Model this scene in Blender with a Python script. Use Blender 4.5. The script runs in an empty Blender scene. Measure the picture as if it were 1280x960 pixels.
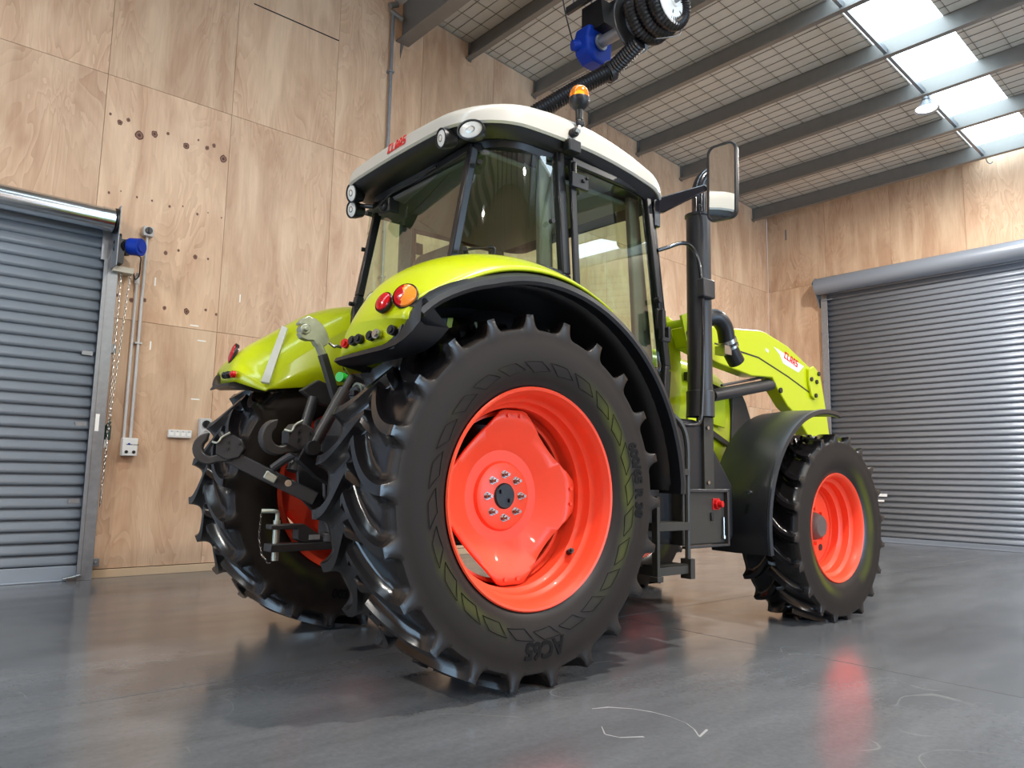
import bpy, math, random
from math import sin, cos, pi, radians, sqrt, atan2, hypot
from mathutils import Vector, Matrix, noise
random.seed(7)
C = bpy.context.scene.collection
# ------------------------------------------------------------------ camera
cam = bpy.data.objects.new('camera', bpy.data.cameras.new('camera')); C.objects.link(cam)
CY, CP, CR, FPX = 0.8547, 0.1247, 0.0194, 935.4
fw = Vector((cos(CP)*cos(CY), cos(CP)*sin(CY), sin(CP)))
rt = Vector((sin(CY), -cos(CY), 0)); up = rt.cross(fw)
r2 = rt*cos(CR)+up*sin(CR); u2 = -rt*sin(CR)+up*cos(CR)
mw = Matrix((r2, u2, -fw)).transposed().to_4x4(); mw.translation = Vector((0, 0, 0.9356))
cam.matrix_world = mw
cam.data.sensor_width = 36; cam.data.lens = FPX*36/1280; cam.data.clip_start = .05; cam.data.clip_end = 200
bpy.context.scene.camera = cam
# ------------------------------------------------------------------ world, light, exposure
vs = bpy.context.scene.view_settings
vs.view_transform = 'Standard'; vs.look = 'None'; vs.gamma = 1; vs.use_curve_mapping = False
vs.exposure = 0.0
w = bpy.data.worlds.new('sky'); bpy.context.scene.world = w; w.use_nodes = True
bg = w.node_tree.nodes['Background']; bg.inputs[0].default_value = (.62, .8, 1, 1); bg.inputs[1].default_value = 1.0
def area(name, loc, rot, sx, sy, power, col):
    l = bpy.data.lights.new(name, 'AREA'); l.shape = 'RECTANGLE'; l.size = sx; l.size_y = sy
    l.energy = power; l.color = col
    o = bpy.data.objects.new(name, l); o.location = loc; o.rotation_euler = rot; C.objects.link(o); return o
# daylight entering by the two open roller doors behind the camera
area('daylight_back_doorway', (-8.9, 3.6, 2.3), (0, radians(-90), 0), 4.2, 5.5, 330, (.5, .74, 1))
area('daylight_side_doorway', (6.5, -7.4, 2.4), (radians(90), 0, 0), 5.0, 4.4, 620, (.5, .74, 1))
SKY_E = 7.5      # translucent roof sheet strength
LAMP_W = 270     # each high bay lamp
# ------------------------------------------------------------------ mesh helpers
class MB:
    def __init__(s): s.v = []; s.f = []; s.m = []
    def add(s, vs_, fs, mi=0, M=None):
        b = len(s.v)
        for p in vs_:
            p = Vector(p); s.v.append(M @ p if M else p)
        for f in fs: s.f.append(tuple(i+b for i in f)); s.m.append(mi)
        return s
    def box(s, x0, x1, y0, y1, z0, z1, mi=0, M=None):
        v = [(x, y, z) for z in (z0, z1) for y in (y0, y1) for x in (x0, x1)]
        return s.add(v, [(0,2,3,1),(4,5,7,6),(0,1,5,4),(2,6,7,3),(0,4,6,2),(1,3,7,5)], mi, M)
    def hexa(s, pts, mi=0):   # 8 points: bottom quad then top quad, both ccw from above
        return s.add(pts, [(3,2,1,0),(4,5,6,7),(0,1,5,4),(1,2,6,5),(2,3,7,6),(3,0,4,7)], mi)
    def cyl(s, a, b, r, n=16, mi=0, r2=None, caps=True):
        a, b = Vector(a), Vector(b); d = (b-a).normalized()
        u = d.orthogonal().normalized(); v = d.cross(u); r2 = r if r2 is None else r2
        ring = [[p+(u*cos(2*pi*i/n)+v*sin(2*pi*i/n))*rr for i in range(n)] for p, rr in ((a, r), (b, r2))]
        fs = [(i, (i+1)%n, n+(i+1)%n, n+i) for i in range(n)]
        if caps: fs += [tuple(range(n-1, -1, -1)), tuple(range(n, 2*n))]
        return s.add(ring[0]+ring[1], fs, mi)
    def tube(s, pts, r, n=10, mi=0, smooth=4, flat=None, caps=True, closed=False):
        pts = [Vector(p) for p in pts]
        if smooth and len(pts) > 2:
            q = []; L = len(pts)
            for i in range(L if closed else L-1):
                g = (lambda k: pts[k % L]) if closed else (lambda k: pts[min(max(k, 0), L-1)])
                p0, p1, p2, p3 = g(i-1), g(i), g(i+1), g(i+2)
                for k in range(smooth):
                    t = k/smooth
                    q.append(.5*((2*p1)+(p2-p0)*t+(2*p0-5*p1+4*p2-p3)*t*t+(3*p1-p0-3*p2+p3)*t**3))
            if not closed: q.append(pts[-1])
            pts = q
        L = len(pts); vs_ = []; un = None
        for i, p in enumerate(pts):
            if closed: d = (pts[(i+1) % L]-pts[i-1]).normalized()
            else: d = (pts[min(i+1, L-1)]-pts[max(i-1, 0)]).normalized()
            if un is None: un = d.orthogonal().normalized()
            un = (un-d*un.dot(d)).normalized(); v = d.cross(un)
            rr = r[min(i, len(r)-1)] if isinstance(r, (list, tuple)) else r
            vs_ += [p+(un*cos(2*pi*k/n)+v*sin(2*pi*k/n))*rr for k in range(n)]
        fs = []
        for i in range(L if closed else L-1):
            j = (i+1) % L
            fs += [(i*n+k, i*n+(k+1)%n, j*n+(k+1)%n, j*n+k) for k in range(n)]
        if caps and not closed: fs += [tuple(range(n-1, -1, -1)), tuple((L-1)*n+k for k in range(n))]
        return s.add(vs_, fs, mi)
    def prism(s, poly, d, mi=0, M=None):  # poly list of 3-D points (planar), extruded by vector d
        n = len(poly); P = [Vector(p) for p in poly]; d = Vector(d)
        fs = [tuple(range(n-1, -1, -1)), tuple(range(n, 2*n))]+[(i, (i+1)%n, n+(i+1)%n, n+i) for i in range(n)]
        return s.add(P+[p+d for p in P], fs, mi, M)
    def grid(s, rows, mi=0, closed=False):
        n = len(rows[0]); vs_ = [p for r in rows for p in r]; fs = []
        for i in range(len(rows)-1):
            for k in range(n if closed else n-1):
                k2 = (k+1) % n; fs.append((i*n+k, i*n+k2, (i+1)*n+k2, (i+1)*n+k))
        return s.add(vs_, fs, mi)
    def lathe(s, prof, c=(0,0,0), axis='Y', n=48, mi=0, arc=None):  # prof: (along axis, radius)
        c = Vector(c); rows = []
        N = n if arc is None else n+1
        for a, r in prof:
            row = []
            for i in range(N):
                t = 2*pi*i/n if arc is None else radians(arc[0]+(arc[1]-arc[0])*i/n)
                if axis == 'Y': p = Vector((r*cos(t), a, r*sin(t)))
                elif axis == 'Z': p = Vector((r*cos(t), r*sin(t), a))
                else: p = Vector((a, r*cos(t), r*sin(t)))
                row.append(p+c)
            rows.append(row)
        return s.grid(rows, mi, closed=arc is None)
    def sphere(s, c, r, n=16, m=10, mi=0, zmin=-1, sc=(1,1,1)):
        rows = []
        for j in range(m+1):
            t = pi*j/m; z = max(cos(t), zmin)
            rr = sqrt(max(0, 1-z*z)) if cos(t) >= zmin else sqrt(1-zmin*zmin)*(m-j)/max(1, m)
            rows.append([(c[0]+r*sc[0]*rr*cos(2*pi*i/n), c[1]+r*sc[1]*rr*sin(2*pi*i/n), c[2]+r*sc[2]*z) for i in range(n)])
        return s.grid(rows, mi, closed=True)
def obj(name, mb, mats, parent=None, angle=35, bevel=0, solid=0, seg=2):
    me = bpy.data.meshes.new(name); me.from_pydata([tuple(v) for v in mb.v], [], mb.f)
    if not isinstance(mats, (list, tuple)): mats = [mats]
    for m in mats: me.materials.append(m)
    me.polygons.foreach_set('material_index', mb.m)
    me.validate(); me.update()
    import bmesh
    bm = bmesh.new(); bm.from_mesh(me); bmesh.ops.remove_doubles(bm, verts=bm.verts, dist=1e-5)
    bmesh.ops.recalc_face_normals(bm, faces=bm.faces); bm.to_mesh(me); bm.free()
    me.polygons.foreach_set('use_smooth', [True]*len(me.polygons)); me.set_sharp_from_angle(angle=radians(angle))
    o = bpy.data.objects.new(name, me); C.objects.link(o)
    if parent: o.parent = parent
    if solid:
        d = o.modifiers.new('solid', 'SOLIDIFY'); d.thickness = abs(solid); d.offset = 1 if solid > 0 else -1
    if bevel:
        b = o.modifiers.new('bevel', 'BEVEL'); b.width = bevel; b.segments = seg; b.limit_method = 'ANGLE'; b.angle_limit = radians(40)
        b.harden_normals = False
    return o
def share(o, name=None, parent=None, loc=None, rot=None, scale=None):
    c = o.copy(); C.objects.link(c)
    if parent is not None: c.parent = parent
    if loc is not None: c.location = loc
    if rot is not None: c.rotation_euler = rot
    if scale is not None: c.scale = scale
    return c
def empty(name, loc=(0,0,0), rz=0, parent=None):
    o = bpy.data.objects.new(name, None); o.location = loc; o.rotation_euler = (0,0,rz); C.objects.link(o)
    o.empty_display_size = .1
    if parent: o.parent = parent
    return o
def tag(o, label=None, cat=None, group=None, kind=None):
    if label: o['label'] = label
    if cat: o['category'] = cat
    if group: o['group'] = group
    if kind: o['kind'] = kind
    return o
# ------------------------------------------------------------------ materials
def mat(name, col, rough=.5, metal=0, coat=0, bump=0, bscale=60, spec=.5, emit=None, es=0, var=0, vscale=3, trans=0, ior=1.45, alpha=1):
    m = bpy.data.materials.new(name); m.use_nodes = True; nt = m.node_tree; b = nt.nodes['Principled BSDF']
    b.inputs['Base Color'].default_value = (*col, 1); b.inputs['Roughness'].default_value = rough
    b.inputs['Metallic'].default_value = metal; b.inputs['Coat Weight'].default_value = coat
    b.inputs['Coat Roughness'].default_value = .06; b.inputs['Specular IOR Level'].default_value = spec
    b.inputs['Transmission Weight'].default_value = trans; b.inputs['IOR'].default_value = ior; b.inputs['Alpha'].default_value = alpha
    if emit: b.inputs['Emission Color'].default_value = (*emit, 1); b.inputs['Emission Strength'].default_value = es
    if bump or var:
        tc = nt.nodes.new('ShaderNodeTexCoord'); n = nt.nodes.new('ShaderNodeTexNoise')
        n.inputs['Scale'].default_value = bscale; n.inputs['Detail'].default_value = 4
        nt.links.new(tc.outputs['Object'], n.inputs['Vector'])
    if bump:
        bp = nt.nodes.new('ShaderNodeBump'); bp.inputs['Strength'].default_value = bump; bp.inputs['Distance'].default_value = .004
        nt.links.new(n.outputs['Fac'], bp.inputs['Height']); nt.links.new(bp.outputs[0], b.inputs['Normal'])
    if var:
        n2 = nt.nodes.new('ShaderNodeTexNoise'); n2.inputs['Scale'].default_value = vscale; n2.inputs['Detail'].default_value = 6
        nt.links.new(tc.outputs['Object'], n2.inputs['Vector'])
        mx = nt.nodes.new('ShaderNodeMix'); mx.data_type = 'RGBA'
        mx.inputs[6].default_value = (*[c*(1-var) for c in col], 1); mx.inputs[7].default_value = (*[min(1, c*(1+var)) for c in col], 1)
        nt.links.new(n2.outputs['Fac'], mx.inputs[0]); nt.links.new(mx.outputs[2], b.inputs['Base Color'])
        mr = nt.nodes.new('ShaderNodeMapRange'); mr.inputs[3].default_value = max(.02, rough-.08); mr.inputs[4].default_value = min(1, rough+.1)
        nt.links.new(n2.outputs['Fac'], mr.inputs[0]); nt.links.new(mr.outputs[0], b.inputs['Roughness'])
    return m
def hexc(h):
    c = [int(h[i:i+2], 16)/255 for i in (0, 2, 4)]
    return tuple(x/12.92 if x <= .04045 else ((x+.055)/1.055)**2.4 for x in c)
M = {}
M['lime'] = mat('lime_paint', (.52, .60, .002), .28, coat=.5)
M['rim'] = mat('red_orange_paint', (.95, .08, .03), .45, coat=.08, var=.04, vscale=2)
M['cabwhite'] = mat('cab_roof_white', (.56, .53, .47), .3, coat=.4)
M['black'] = mat('black_plastic', (.012, .012, .014), .38, bump=.15, bscale=400)
M['guard'] = mat('front_guard_black', (.008, .009, .012), .37, spec=.7)
M['gloss'] = mat('black_gloss', (.008, .008, .012), .16, coat=.4)
M['frame'] = mat('black_frame', (.012, .012, .014), .3)
M['dgrey'] = mat('dark_grey_paint', (.035, .033, .035), .4, bump=.1, bscale=300)
M['iron'] = mat('cast_iron', (.05, .046, .045), .42, metal=.3, bump=.4, bscale=90, var=.2, vscale=15)
M['step'] = mat('step_steel', (.045, .042, .036), .45, metal=.2)
M['steel'] = mat('bright_steel', (.42, .42, .41), .25, metal=1)
M['zinc'] = mat('zinc_hook', (.45, .47, .4), .35, metal=.7, var=.2, vscale=30)
M['galv'] = mat('galvanised_steel', (.30, .31, .33), .45, metal=.6, var=.22, vscale=22)
M['purlin'] = mat('purlin_steel', (.245, .235, .22), .42, metal=.5, var=.12, vscale=8)
M['slat'] = mat('door_slat_grey', (.33, .38, .45), .36, metal=.25, bump=.04, bscale=200)
M['slatg'] = mat('door_slat_grey_right', (.255, .285, .335), .38, metal=.25)
M['chrome'] = mat('polished_roll', (.62, .66, .7), .2, metal=1)
M['blue'] = mat('blue_motor', (.002, .035, .36), .5, spec=.3)
M['white'] = mat('white_plastic', (.75, .75, .73), .35)
M['conduit'] = mat('grey_conduit', (.55, .55, .55), .4)
M['red'] = mat('red_plastic', (.6, .01, .01), .3)
M['redlens'] = mat('red_lens', (.5, .004, .008), .12, coat=.6)
M['orange'] = mat('orange_lens', (.95, .28, .03), .15, coat=.5)
M['beacon'] = mat('beacon_lens', (1, .33, .02), .12, coat=.5, trans=.55)
M['lampglass'] = mat('lamp_glass', (.75, .75, .72), .12, coat=.5, bump=.6, bscale=150)
M['mirror'] = mat('mirror_glass', (.85, .87, .87), .02, metal=1)
M['sticker'] = mat('white_sticker', (.93, .93, .90), .4)
M['redink'] = mat('red_lettering', (.75, .02, .02), .4)
M['darkink'] = mat('dark_lettering', (.02, .02, .02), .5)
M['green'] = mat('green_cap', (.02, .45, .03), .3)
M['hose'] = mat('ribbed_hose', (.012, .011, .013), .35)
M['rubbertext'] = mat('raised_rubber_letters', (.006, .005, .005), .7, spec=.2)
M['seat'] = mat('seat_fabric', (.06, .055, .05), .8, bump=.5, bscale=200)
M['interior'] = mat('cab_lining_grey', (.13, .125, .12), .7)
M['lime_in'] = mat('lime_edge', (.5, .62, .01), .4)
M['skirt'] = mat('pine_skirting', (.62, .45, .29), .5, var=.1, vscale=8)
M['wire'] = mat('wire_mesh_steel', (.16, .14, .12), .5, metal=.5)
M['knot'] = mat('knot_ring', (.24, .11, .07), .6)
M['knotd'] = mat('knot_dark', (.07, .03, .022), .6)
M['gap'] = mat('joint_filler', (.5, .5, .48), .7)
M['seam'] = mat('wall_backing', (.2, .13, .08), .8)
def emis(name, col, s):
    m = bpy.data.materials.new(name); m.use_nodes = True; nt = m.node_tree; nt.nodes.clear()
    o = nt.nodes.new('ShaderNodeOutputMaterial'); e = nt.nodes.new('ShaderNodeEmission')
    e.inputs[0].default_value = (*col, 1); e.inputs[1].default_value = s; nt.links.new(e.outputs[0], o.inputs[0]); return m
M['skylight'] = emis('translucent_roof_sheet', (.70, .88, 1), SKY_E)
M['lampface'] = emis('lamp_face', (1, .96, .9), 9)
def glassmat(name, col, refl=1.0):
    m = bpy.data.materials.new(name); m.use_nodes = True; nt = m.node_tree; nt.nodes.clear()
    o = nt.nodes.new('ShaderNodeOutputMaterial'); mx = nt.nodes.new('ShaderNodeMixShader')
    fr = nt.nodes.new('ShaderNodeLayerWeight'); fr.inputs[0].default_value = .5
    pw = nt.nodes.new('ShaderNodeMath'); pw.operation = 'POWER'; pw.inputs[1].default_value = 4; nt.links.new(fr.outputs['Facing'], pw.inputs[0])
    ma = nt.nodes.new('ShaderNodeMath'); ma.operation = 'MULTIPLY_ADD'; ma.inputs[1].default_value = .9; ma.inputs[2].default_value = .11; nt.links.new(pw.outputs[0], ma.inputs[0])
    t = nt.nodes.new('ShaderNodeBsdfTransparent'); t.inputs[0].default_value = (*col, 1)
    g = nt.nodes.new('ShaderNodeBsdfGlossy'); g.inputs['Roughness'].default_value = .015; g.inputs[0].default_value = (refl, refl, refl, 1)
    nt.links.new(ma.outputs[0], mx.inputs[0]); nt.links.new(t.outputs[0], mx.inputs[1]); nt.links.new(g.outputs[0], mx.inputs[2])
    nt.links.new(mx.outputs[0], o.inputs[0]); return m
M['glass'] = glassmat('green_tinted_glass', (.76, .88, .72))
def nodes(m): 
    m.use_nodes = True; return m.node_tree, m.node_tree.nodes['Principled BSDF']
def plywood():
    m = bpy.data.materials.new('plywood'); nt, b = nodes(m); N = nt.nodes.new; Lk = nt.links.new
    tc = N('ShaderNodeTexCoord'); oi = N('ShaderNodeObjectInfo')
    sc = N('ShaderNodeVectorMath'); sc.operation = 'SCALE'; sc.inputs[0].default_value = (37, 53, 71); Lk(oi.outputs['Random'], sc.inputs['Scale'])
    ad = N('ShaderNodeVectorMath'); ad.operation = 'ADD'; Lk(tc.outputs['Object'], ad.inputs[0]); Lk(sc.outputs[0], ad.inputs[1])
    def noise_(scale, vec, detail=4, dist=0, rough=.5):
        mp = N('ShaderNodeMapping'); mp.inputs['Scale'].default_value = scale; Lk(vec, mp.inputs[0])
        n = N('ShaderNodeTexNoise'); n.inputs['Scale'].default_value = 1; n.inputs['Detail'].default_value = detail
        n.inputs['Distortion'].default_value = dist; n.inputs['Roughness'].default_value = rough; Lk(mp.outputs[0], n.inputs['Vector']); return n
    big = noise_((3.0, 3.0, .75), ad.outputs[0], 3, .9)       # growth-ring field; contour lines of it draw the cathedral figure
    mul = N('ShaderNodeMath'); mul.operation = 'MULTIPLY'; mul.inputs[1].default_value = 13; Lk(big.outputs['Fac'], mul.inputs[0])
    pp = N('ShaderNodeMath'); pp.operation = 'FRACT'; Lk(mul.outputs[0], pp.inputs[0])
    rp = N('ShaderNodeValToRGB'); e = rp.color_ramp.elements
    e[0].position = 0; e[0].color = (.72, .49, .325, 1); e[1].position = 1; e[1].color = (.46, .26, .155, 1)
    x = e.new(.55); x.color = (.62, .385, .245, 1); x = e.new(.9); x.color = (.52, .30, .18, 1)
    Lk(pp.outputs[0], rp.inputs[0])
    rp2 = N('ShaderNodeValToRGB'); e = rp2.color_ramp.elements
    e[0].position = .35; e[0].color = (.54, .335, .21, 1); e[1].position = .62; e[1].color = (.75, .54, .365, 1)
    med = noise_((3.6, 3.6, .8), ad.outputs[0], 5, .8, .55); Lk(med.outputs['Fac'], rp2.inputs[0])
    msk = noise_((1.2, 1.2, .7), ad.outputs[0], 2); mr = N('ShaderNodeMapRange'); mr.inputs[1].default_value = .42; mr.inputs[2].default_value = .62
    mr.inputs[3].default_value = .08; mr.inputs[4].default_value = .55; Lk(msk.outputs['Fac'], mr.inputs[0])
    mx = N('ShaderNodeMix'); mx.data_type = 'RGBA'; Lk(mr.outputs[0], mx.inputs[0]); Lk(rp2.outputs[0], mx.inputs[6]); Lk(rp.outputs[0], mx.inputs[7])
    fine = noise_((60, 60, 2.5), ad.outputs[0], 5, 0, .6)
    mr2 = N('ShaderNodeMapRange'); mr2.inputs[1].default_value = .3; mr2.inputs[2].default_value = .7; mr2.inputs[3].default_value = .94; mr2.inputs[4].default_value = 1.05
    Lk(fine.outputs['Fac'], mr2.inputs[0])
    m2 = N('ShaderNodeMix'); m2.data_type = 'RGBA'; m2.blend_type = 'MULTIPLY'; m2.inputs[0].default_value = 1
    Lk(mx.outputs[2], m2.inputs[6]); Lk(mr2.outputs[0], m2.inputs[7]); 
    hv = N('ShaderNodeHueSaturation'); r3 = N('ShaderNodeMapRange'); r3.inputs[3].default_value = .93; r3.inputs[4].default_value = 1.06
    Lk(oi.outputs['Random'], r3.inputs[0]); Lk(r3.outputs[0], hv.inputs['Value']); Lk(m2.outputs[2], hv.inputs['Color'])
    Lk(hv.outputs[0], b.inputs['Base Color']); b.inputs['Roughness'].default_value = .55
    bp = N('ShaderNodeBump'); bp.inputs['Strength'].default_value = .15; bp.inputs['Distance'].default_value = .002
    Lk(fine.outputs['Fac'], bp.inputs['Height']); Lk(bp.outputs[0], b.inputs['Normal']); return m
M['ply'] = plywood()
def concrete():
    m = bpy.data.materials.new('polished_concrete'); nt, b = nodes(m); N = nt.nodes.new; Lk = nt.links.new
    ge = N('ShaderNodeNewGeometry')
    def nz(s, d=6, sc=(1,1,1), r=.55):
        mp = N('ShaderNodeMapping'); mp.inputs['Scale'].default_value = sc; Lk(ge.outputs['Position'], mp.inputs[0])
        n = N('ShaderNodeTexNoise'); n.inputs['Scale'].default_value = s; n.inputs['Detail'].default_value = d; n.inputs['Roughness'].default_value = r
        Lk(mp.outputs[0], n.inputs['Vector']); return n
    a = nz(1.0, 7, (.45, 1.9, 1), .6); rp = N('ShaderNodeValToRGB'); e = rp.color_ramp.elements
    e[0].position = .3; e[0].color = (.078, .082, .088, 1); e[1].position = .68; e[1].color = (.16, .168, .18, 1); Lk(a.outputs['Fac'], rp.inputs[0])
    f = nz(38, 8, (1, 1, 1), .7); mr = N('ShaderNodeMapRange'); mr.inputs[1].default_value = .25; mr.inputs[2].default_value = .75; mr.inputs[3].default_value = .82; mr.inputs[4].default_value = 1.14
    Lk(f.outputs['Fac'], mr.inputs[0]); mx = N('ShaderNodeMix'); mx.data_type = 'RGBA'; mx.blend_type = 'MULTIPLY'; mx.inputs[0].default_value = 1
    Lk(rp.outputs[0], mx.inputs[6]); Lk(mr.outputs[0], mx.inputs[7])
    # pale scuffs: thin contour scratches
    s = nz(.8, 2); s2 = N('ShaderNodeMath'); s2.operation = 'SUBTRACT'; s2.inputs[1].default_value = .5; Lk(s.outputs['Fac'], s2.inputs[0])
    s3 = N('ShaderNodeMath'); s3.operation = 'ABSOLUTE'; Lk(s2.outputs[0], s3.inputs[0])
    s4 = N('ShaderNodeMapRange'); s4.inputs[1].default_value = 0; s4.inputs[2].default_value = .0016; s4.inputs[3].default_value = .22; s4.inputs[4].default_value = 0; Lk(s3.outputs[0], s4.inputs[0])
    k = nz(2.3, 3); k2 = N('ShaderNodeMapRange'); k2.inputs[1].default_value = .52; k2.inputs[2].default_value = .6; Lk(k.outputs['Fac'], k2.inputs[0])
    k3 = N('ShaderNodeMath'); k3.operation = 'MULTIPLY'; Lk(s4.outputs[0], k3.inputs[0]); Lk(k2.outputs[0], k3.inputs[1])
    m2 = N('ShaderNodeMix'); m2.data_type = 'RGBA'; Lk(k3.outputs[0], m2.inputs[0]); Lk(mx.outputs[2], m2.inputs[6]); m2.inputs[7].default_value = (.45, .45, .43, 1)
    Lk(m2.outputs[2], b.inputs['Base Color'])
    r = nz(1.7, 7, (1, 2.2, 1)); rr = N('ShaderNodeMapRange'); rr.inputs[1].default_value = .3; rr.inputs[2].default_value = .7; rr.inputs[3].default_value = .13; rr.inputs[4].default_value = .24
    Lk(r.outputs['Fac'], rr.inputs[0]); Lk(rr.outputs[0], b.inputs['Roughness'])
    b.inputs['Specular IOR Level'].default_value = .7
    bp = N('ShaderNodeBump'); bp.inputs['Strength'].default_value = .04; bp.inputs['Distance'].default_value = .004; Lk(f.outputs['Fac'], bp.inputs['Height']); Lk(bp.outputs[0], b.inputs['Normal'])
    return m
M['concrete'] = concrete()
M['insul'] = mat('roof_insulation', (.68, .62, .54), .6, bump=.9, bscale=7, var=.06, vscale=5)
def rubber(name, R, hw):
    m = bpy.data.materials.new(name); nt, b = nodes(m); N = nt.nodes.new; Lk = nt.links.new
    tc = N('ShaderNodeTexCoord'); sp = N('ShaderNodeSeparateXYZ'); Lk(tc.outputs['Object'], sp.inputs[0])
    def mth(op, a, b_=None):
        n = N('ShaderNodeMath'); n.operation = op
        for i, v in enumerate((a, b_)):
            if v is None: continue
            if isinstance(v, (int, float)): n.inputs[i].default_value = v
            else: Lk(v, n.inputs[i])
        return n.outputs[0]
    r = mth('SQRT', mth('ADD', mth('MULTIPLY', sp.outputs[0], sp.outputs[0]), mth('MULTIPLY', sp.outputs[2], sp.outputs[2])))
    n1 = N('ShaderNodeTexNoise'); n1.inputs['Scale'].default_value = 2.2; n1.inputs['Detail'].default_value = 5; Lk(tc.outputs['Object'], n1.inputs['Vector'])
    # yellow-green mould wax left in a ring on the sidewall (radius given as a share of tyre radius, objects are scaled to radius .848)
    rn = mth('ADD', r, mth('MULTIPLY', mth('SUBTRACT', n1.outputs['Fac'], .5), .10))
    d = mth('ABSOLUTE', mth('SUBTRACT', rn, .605*R/.848 if R > .7 else .445))
    mk = N('ShaderNodeMapRange'); mk.inputs[1].default_value = .008; mk.inputs[2].default_value = .045; mk.inputs[3].default_value = .6; mk.inputs[4].default_value = 0; Lk(d, mk.inputs[0])
    n2 = N('ShaderNodeTexNoise'); n2.inputs['Scale'].default_value = 1.6; Lk(tc.outputs['Object'], n2.inputs['Vector'])
    m3 = N('ShaderNodeMapRange'); m3.inputs[1].default_value = .44; m3.inputs[2].default_value = .56; Lk(n2.outputs['Fac'], m3.inputs[0])
    side = N('ShaderNodeMapRange'); side.inputs[1].default_value = .82*hw; side.inputs[2].default_value = .93*hw
    Lk(mth('ABSOLUTE', sp.outputs[1]), side.inputs[0])
    wax = mth('MULTIPLY', mth('MULTIPLY', mk.outputs[0], m3.outputs[0]), side.outputs[0])
    # brownish dull bloom on the sidewall, cleaner black on the tread
    sw = N('ShaderNodeMapRange'); sw.inputs[1].default_value = R; sw.inputs[2].default_value = R*.885; Lk(r, sw.inputs[0])
    dust = mth('MULTIPLY', sw.outputs[0], side.outputs[0])
    c1 = N('ShaderNodeMix'); c1.data_type = 'RGBA'; Lk(dust, c1.inputs[0]); c1.inputs[6].default_value = (.009, .008, .009, 1); c1.inputs[7].default_value = (.022, .0165, .0135, 1)
    c2 = N('ShaderNodeMix'); c2.data_type = 'RGBA'; Lk(wax, c2.inputs[0]); Lk(c1.outputs[2], c2.inputs[6]); c2.inputs[7].default_value = (.10, .11, .008, 1)
    Lk(c2.outputs[2], b.inputs['Base Color'])
    ro = N('ShaderNodeMapRange'); ro.inputs[3].default_value = .2; ro.inputs[4].default_value = .6; Lk(dust, ro.inputs[0]); Lk(ro.outputs[0], b.inputs['Roughness'])
    sl = N('ShaderNodeMapRange'); sl.inputs[3].default_value = .65; sl.inputs[4].default_value = .2; Lk(dust, sl.inputs[0]); Lk(sl.outputs[0], b.inputs['Specular IOR Level'])
    fn = N('ShaderNodeTexNoise'); fn.inputs['Scale'].default_value = 180; Lk(tc.outputs['Object'], fn.inputs['Vector'])
    bp = N('ShaderNodeBump'); bp.inputs['Strength'].default_value = .12; bp.inputs['Distance'].default_value = .002; Lk(fn.outputs['Fac'], bp.inputs['Height']); Lk(bp.outputs[0], b.inputs['Normal'])
    return m
M['rubber'] = rubber('tyre_rubber', .848, .30); M['rubberf'] = rubber('front_tyre_rubber', .66, .225)
def text_mb(s, size, bold=0.0, ext=.0015):   # text as a flat-backed solid in x-y plane, centred, z up to ext
    c = bpy.data.curves.new('lettering', 'FONT'); c.body = s; c.size = size; c.align_x = 'CENTER'; c.align_y = 'CENTER'; c.offset = bold; c.extrude = ext; c.resolution_u = 3
    o = bpy.data.objects.new('lettering', c); C.objects.link(o)
    me = o.to_mesh(); mb = MB(); mb.add([v.co.copy() for v in me.vertices], [tuple(p.vertices) for p in me.polygons])
    o.to_mesh_clear(); bpy.data.objects.remove(o); bpy.data.curves.remove(c); return mb
def block_word(word, h, t=.002, shear=.2):   # heavy squared italic capitals
    W_, T_, G = h*.62, h*.2, h*.12; mb = MB(); x = 0
    def bar(x0, x1, y0, y1):
        v = [(x+x0+shear*y0, y0, 0), (x+x1+shear*y0, y0, 0), (x+x1+shear*y1, y1, 0), (x+x0+shear*y1, y1, 0)]
        mb.prism(v, (0, 0, t))
    for ch in word:
        L, R, B, T, Mi = (0, T_*1.15, 0, h), (W_-T_*1.15, W_, 0, h), (0, W_, 0, T_), (0, W_, h-T_, h), (0, W_, h*.4, h*.4+T_*.9)
        if ch == 'C': bars = [L, B, T]
        elif ch == 'L': bars = [L, B]
        elif ch == 'A': bars = [(0, T_*1.15, 0, h*.82), (W_-T_*1.15, W_, 0, h*.82), (W_*.18, W_*.82, h-T_, h), (0, W_, h*.25, h*.25+T_*.9), (T_*.6, T_*1.5, h*.75, h*.93), (W_-T_*1.5, W_-T_*.6, h*.75, h*.93)]
        else: bars = [B, T, Mi, (0, T_*1.15, h*.4, h), (W_-T_*1.15, W_, 0, h*.5)]
        for b_ in bars: bar(*b_)
        x += W_+G
    tot = x-G
    for v in mb.v: v.x -= tot/2
    return mb
def place(mb, origin, xdir, ydir):   # put a flat mesh drawn in x-y onto a plane
    X = Vector(xdir).normalized(); Z = X.cross(Vector(ydir)).normalized(); Y = Z.cross(X)
    mtx = Matrix((X, Y, Z)).transposed().to_4x4(); mtx.translation = Vector(origin)
    mb.v = [mtx @ v for v in mb.v]; return mb
# ================================================================== SETTING
YW, XR, XL, YN, SL = 7.406, 12.954, -9.0, -7.5, .0721
def roofz(x): return 6.09+SL*(XR-x)
def struct(o, label=None): o['kind'] = 'structure'; return tag(o, label)
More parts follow.
